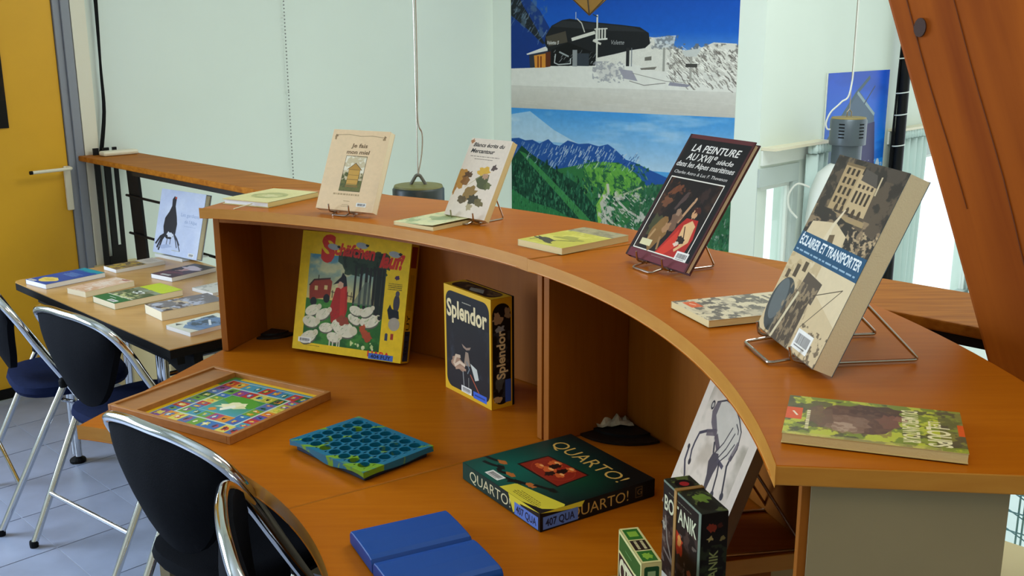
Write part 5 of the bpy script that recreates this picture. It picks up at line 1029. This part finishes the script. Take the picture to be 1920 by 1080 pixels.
# ---- small green card box
P = [Vector((0.1768, 1.5585, 0)), Vector((0.2003, 1.4440, 0))]
aa = math.atan2(P[1].y-P[0].y, P[1].x-P[0].x); w, d, h = .117, .0325, .103
f = boxframe(P[0].x, P[0].y, aa, ZD+.0003); e = empty('card_game', 'small green and cream card box standing at the front desk edge', 'game box', f(w/2, d/2, 0)); eo = Vector(e.location); F = lambda X, Y, Z, f=f, eo=eo: f(X, Y, Z)-eo
MB().box((0, 0, 0), (w, d, h), fr=F).build('box', mat('card_cream', 'd8cf8c', .45), e, bevel=.001)
c = Cv(300, 264, '2b5a24', 0, 1, 0, .88); c.rect(0, 0, 1, .05, 'd8cf8c'); c.rect(0, 0, .03, .88, 'd8cf8c'); c.rect(.96, 0, 1, .88, 'd8cf8c'); c.lines(.3, .16, .3, .04, 1, '6f9a5a', .8, .1); c.rect(.03, .3, .96, .34, 'd8cf8c'); c.rect(.03, .34, .96, .88, '2c1c1c'); c.text('CITTÀ', .06, .72, .34, 'd8d2a4', w=.86, bold=.05)
printquad(e, 'front_print', c, F(0, -.0006, 0), F(w, -.0006, 0), F(w, -.0006, h), F(0, -.0006, h))
c = Cv(300, 84, 'd8cf8c', 0, 3.6, 0, 1); c.rect(.15, .12, 1.25, .9, '2f6a26'); c.rect(.4, .25, .95, .75, '86b03a'); c.rect(2.45, .12, 3.45, .9, '2f6a26'); c.blob(2.95, .5, .3, .22, '86b03a', 1, .3); c.rect(1.35, .1, 2.35, .9, '2c1f18'); c.lines(1.42, .16, .85, .66, 2, 'e0d8a0', .95, .05)
printquad(e, 'top_print', c, F(0, 0, h+.0006), F(w, 0, h+.0006), F(w, d, h+.0006), F(0, d, h+.0006))
c = Cv(90, 285, 'd8cf8c', 0, 1, 0, 3.17); rrect(c, .12, .2, .88, 3.0, .12, '1f4f2c'); c.rect(.3, .45, .7, .8, '9cb884'); c.ell(.5, 1.1, .2, .2, '9cb884'); c.ell(.5, 1.1, .11, .11, '1f4f2c')
printquad(e, 'side_print', c, F(w+.0006, 0, 0), F(w+.0006, d, 0), F(w+.0006, d, h), F(w+.0006, 0, h))
# ---- goat drawing book
c = cover(380, 490, 'ddc8b0'); Hh = 490/380
c.noise(.1, .1, .9, 1.0, 'a09078', (3, 4), .5, .75, .8); c.blob(.55, .15, .2, .1, '8a7a6c', .5, .4)
ink = '2c2226'; c.noise(.1, .25, .9, 1.0, 'b09a80', (3, 3), .5, .7, .6); c.blob(.5, .27, .22, .07, '8a7a6c', .5, .4)
c.poly([(.24,.38),(.37,.32),(.52,.31),(.64,.36),(.73,.42),(.77,.53),(.74,.62),(.66,.66),(.55,.64),(.46,.60),(.38,.55),(.27,.50)], 'c9bca8', .8)
c.line([(.24,.38),(.37,.318),(.52,.31),(.64,.36),(.73,.42),(.765,.53),(.74,.63)], .012, ink)
c.poly([(.24,.38),(.30,.35),(.30,.46),(.40,.54),(.44,.60),(.36,.58),(.27,.53),(.22,.46)], '54464a', .85); c.ell(.195, .42, .028, .035, ink); c.ell(.195, .42, .016, .02, 'b8aa98')
c.line([(.38,.55),(.26,.60),(.16,.657),(.145,.74),(.145,.80),(.18,.88)], .022, '3c323c'); c.line([(.40,.56),(.27,.61)], .045, '5a4a4c', .85); c.line([(.42,.58),(.52,.64),(.50,.72)], .05, '4a3a3e', .85); c.ell(.18, .88, .022, .025, ink)
c.line([(.085,.80),(.10,.90),(.19,.99)], .026, '3c323c'); c.ell(.08, .80, .02, .02, ink)
c.poly([(.60,.42),(.70,.45),(.73,.56),(.66,.64),(.58,.72),(.50,.76),(.47,.70),(.55,.58)], 'cbbda8', .9)
for a_, b_ in (((.60,.44),(.48,.70)),((.66,.46),(.54,.72)),((.71,.52),(.58,.72)),((.63,.40),(.70,.45))): c.line([a_, ((a_[0]+b_[0])/2+.02, (a_[1]+b_[1])/2), b_], .010, ink)
c.poly([(.47,.68),(.55,.66),(.60,.72),(.58,.80),(.57,.93),(.53,.94),(.50,.84),(.45,.76)], '3e3236', .95); c.line([(.47,.68),(.43,.62)], .022, ink); c.line([(.58,.70),(.67,.71)], .03, '4a3e48')
c.line([(.60,.70),(.64,.78),(.655,.84),(.674,.91)], .02, ink); c.line([(.73,.60),(.72,.68),(.76,.76),(.807,.86)], .022, ink); c.ell(.676, .915, .025, .028, ink); c.ell(.81, .865, .025, .028, ink); c.line([(.75,.50),(.72,.63)], .035, '5a4a4c', .7); c.lines(.06, 1.12, .16, .05, 2, '6a6058', .8)
S_g = (0.2922, 1.8498, -1.4079, 0.3493, 0.26, 0.335, 0.0215)
standing('white book with an ink goat drawing leaning on a wire stand under the counter', c, '7a5a34', S_g, ZD, .015, ([.05, .21, .20, .55], dict(fo=.02, ow=.012, r=.0028)), pages=mat('brown_edge', '7d5a30', .6), hard=False, elabel='dark wire stand behind the goat drawing book')
# ================================================================== CHAIRS
m_navy = mat('navy_fabric', '131c3a', .9, spec=.1, bump=.4, bscale=300, vary=.12, vscale=60)
m_blackfab = mat('black_fabric', '0a0b10', .9, spec=.08, bump=.4, bscale=300, vary=.12, vscale=60)
def chair(label, loc, face, seat=None):
    e = empty('folding_chair', label, 'chair', (loc[0], loc[1], 0), (0, 0, math.radians(face-90)))
    TR = .0128
    side = lambda s: [(s*.209, .281, .012), (s*.219, .19, .206), (s*.230, .068, .433), (s*.237, -.038, .618), (s*.235, -.099, .731), (s*.199, -.141, .798), (s*.102, -.156, .821)]
    path = side(-1)+[(0, -.160, .824)]+side(1)[::-1]
    MB().tube(catmull(path, 7), TR, 14).build('back_hoop', m_chrome, e, smooth=True)
    for s in (-1, 1):
        lg = MB().tube([(s*.243, .015, .489), (s*.239, -.046, .371), (s*.231, -.228, .012)], .0118, 12).build('leg', m_chrome, e, smooth=True)
        MB().lathe([(.0001, 0), (.0135, 0), (.0145, .012), (.0135, .022), (.0001, .022)], 12, (s*.231, -.229, 0)).build('foot', m_rubber, lg)
        MB().lathe([(.0001, 0), (.0135, 0), (.0135, .022), (.009, .03), (.0001, .031)], 12, (s*.243, .015, .486)).build('leg_cap', m_rubber, lg)
        MB().lathe([(.0001, 0), (.0145, 0), (.0155, .012), (.0145, .022), (.0001, .022)], 12, (s*.209, .283, 0)).build('foot', m_rubber, e)
        MB().tube([(s*.236, .008, .44), (s*.228, .07, .41), (s*.218, .17, .43)], .007, 8).build('seat_rail', m_chrome, e, smooth=True)
        MB().box((s*.10-.008, -.1515, .772), (s*.10+.008, -.1455, .815)).build('back_bracket', m_steelwire, e, bevel=.002)
    MB().tube([(-.233, -.153, .165), (.233, -.153, .165)], .0075, 10).build('rung', m_chrome, e, smooth=True)
    MB().tube([(-.214, .225, .13), (.214, .225, .13)], .0075, 10).build('rung', m_chrome, e, smooth=True)
    # backrest shell
    bk = MB(); nu, nv = 24, 10
    hx = [0, .102, .175, .203, .222, .232]; hz = [.824, .821, .808, .790, .765, .735]; hy = [-.160, -.156, -.147, -.138, -.122, -.103]
    def sh(off):
        def fn(u, v):
            x = .212*math.sin((u-.5)*PI); a = abs(x); zt_ = float(np.interp(a, hx, hz))-.006; zl = .515+.215*(a/.212)**2.2; y0 = float(np.interp(a, hx, hy))
            return (x, y0-.002+.15*(zt_-zl)*v-.030*math.sin(PI*v)*(1-(a/.212)**2)+off, zt_+(zl-zt_)*v)
        return fn
    bk.grid(nu, nv, sh(0)); bk.grid(nu, nv, sh(.022))
    n1 = (nu+1)*(nv+1); rim = [j for j in range(nu+1)]+[i*(nu+1)+nu for i in range(1, nv+1)]+[nv*(nu+1)+j for j in range(nu-1, -1, -1)]+[i*(nu+1) for i in range(nv-1, 0, -1)]
    bk.f += [[rim[i], rim[(i+1) % len(rim)], n1+rim[(i+1) % len(rim)], n1+rim[i]] for i in range(len(rim))]
    bk.uv = {}; bk.build('backrest', m_blackfab, e, smooth=True)
    st = MB(); N = 28; prof = [(0, .47, .55), (0, .482, .85), (0, .475, .97), (0, .455, 1.0), (0, .44, .96), (0, .435, .6)]
    def sq(t, k): c_, s_ = math.cos(t), math.sin(t); return (.205*k*math.copysign(abs(c_)**.62, c_), .075+.195*k*math.copysign(abs(s_)**.62, s_))
    vs = [(*sq(2*PI*i/N, k), z) for _, z, k in prof for i in range(N)]+[(0, .075, .466), (0, .075, .433)]; L_ = len(prof)
    fs = [(r*N+i, (r+1)*N+i, (r+1)*N+(i+1) % N, r*N+(i+1) % N) for r in range(L_-1) for i in range(N)]+[(L_*N, i, (i+1) % N) for i in range(N)]+[(L_*N+1, (L_-1)*N+(i+1) % N, (L_-1)*N+i) for i in range(N)]
    st.add(vs, fs).build('seat', seat or m_navy, e, smooth=True)
    return e
def lower(o, k): o.scale.z = k
chair('chrome folding chair with navy seat, leftmost, cut by the photo edge', (-1.674, 3.49), 34.1)
chair('chrome folding chair with navy seat tucked against the side table', (-1.263, 3.126), 51.8)
chair('chrome folding chair with black back at the left curve of the desk', (-0.681, 2.190), 52.1, m_blackfab)
c4 = chair('chrome folding chair with black back nearest the camera, at the desk front', (-0.374, 1.745), 18, m_blackfab)
lower(c4, .965)
GROUPS = {'chair': 'chrome folding chairs', 'book stand': 'stands holding books upright', 'curtain': 'pale cyan curtains', 'curtain rail': 'curtain rails above the windows', 'lamp': 'drum lamps hanging over the void',
          'cable outlet': 'black cable outlets of the desk', 'desk': 'halves of the curved reception desk', 'game box': 'game boxes on the desk'}
for o in list(bpy.data.objects):
    if o.parent is None and 'category' in o:
        k = o['category']
        if k == 'book': o['group'] = 'books on the upper counter' if o.location.z > 1.1 else 'books on the side table' if o.location.y > 3 else 'books under the counter'
        elif k == 'poster' and o.name.startswith('wall_poster'): o['group'] = 'mountain posters on the far wall'
        elif k in GROUPS: o['group'] = GROUPS[k]
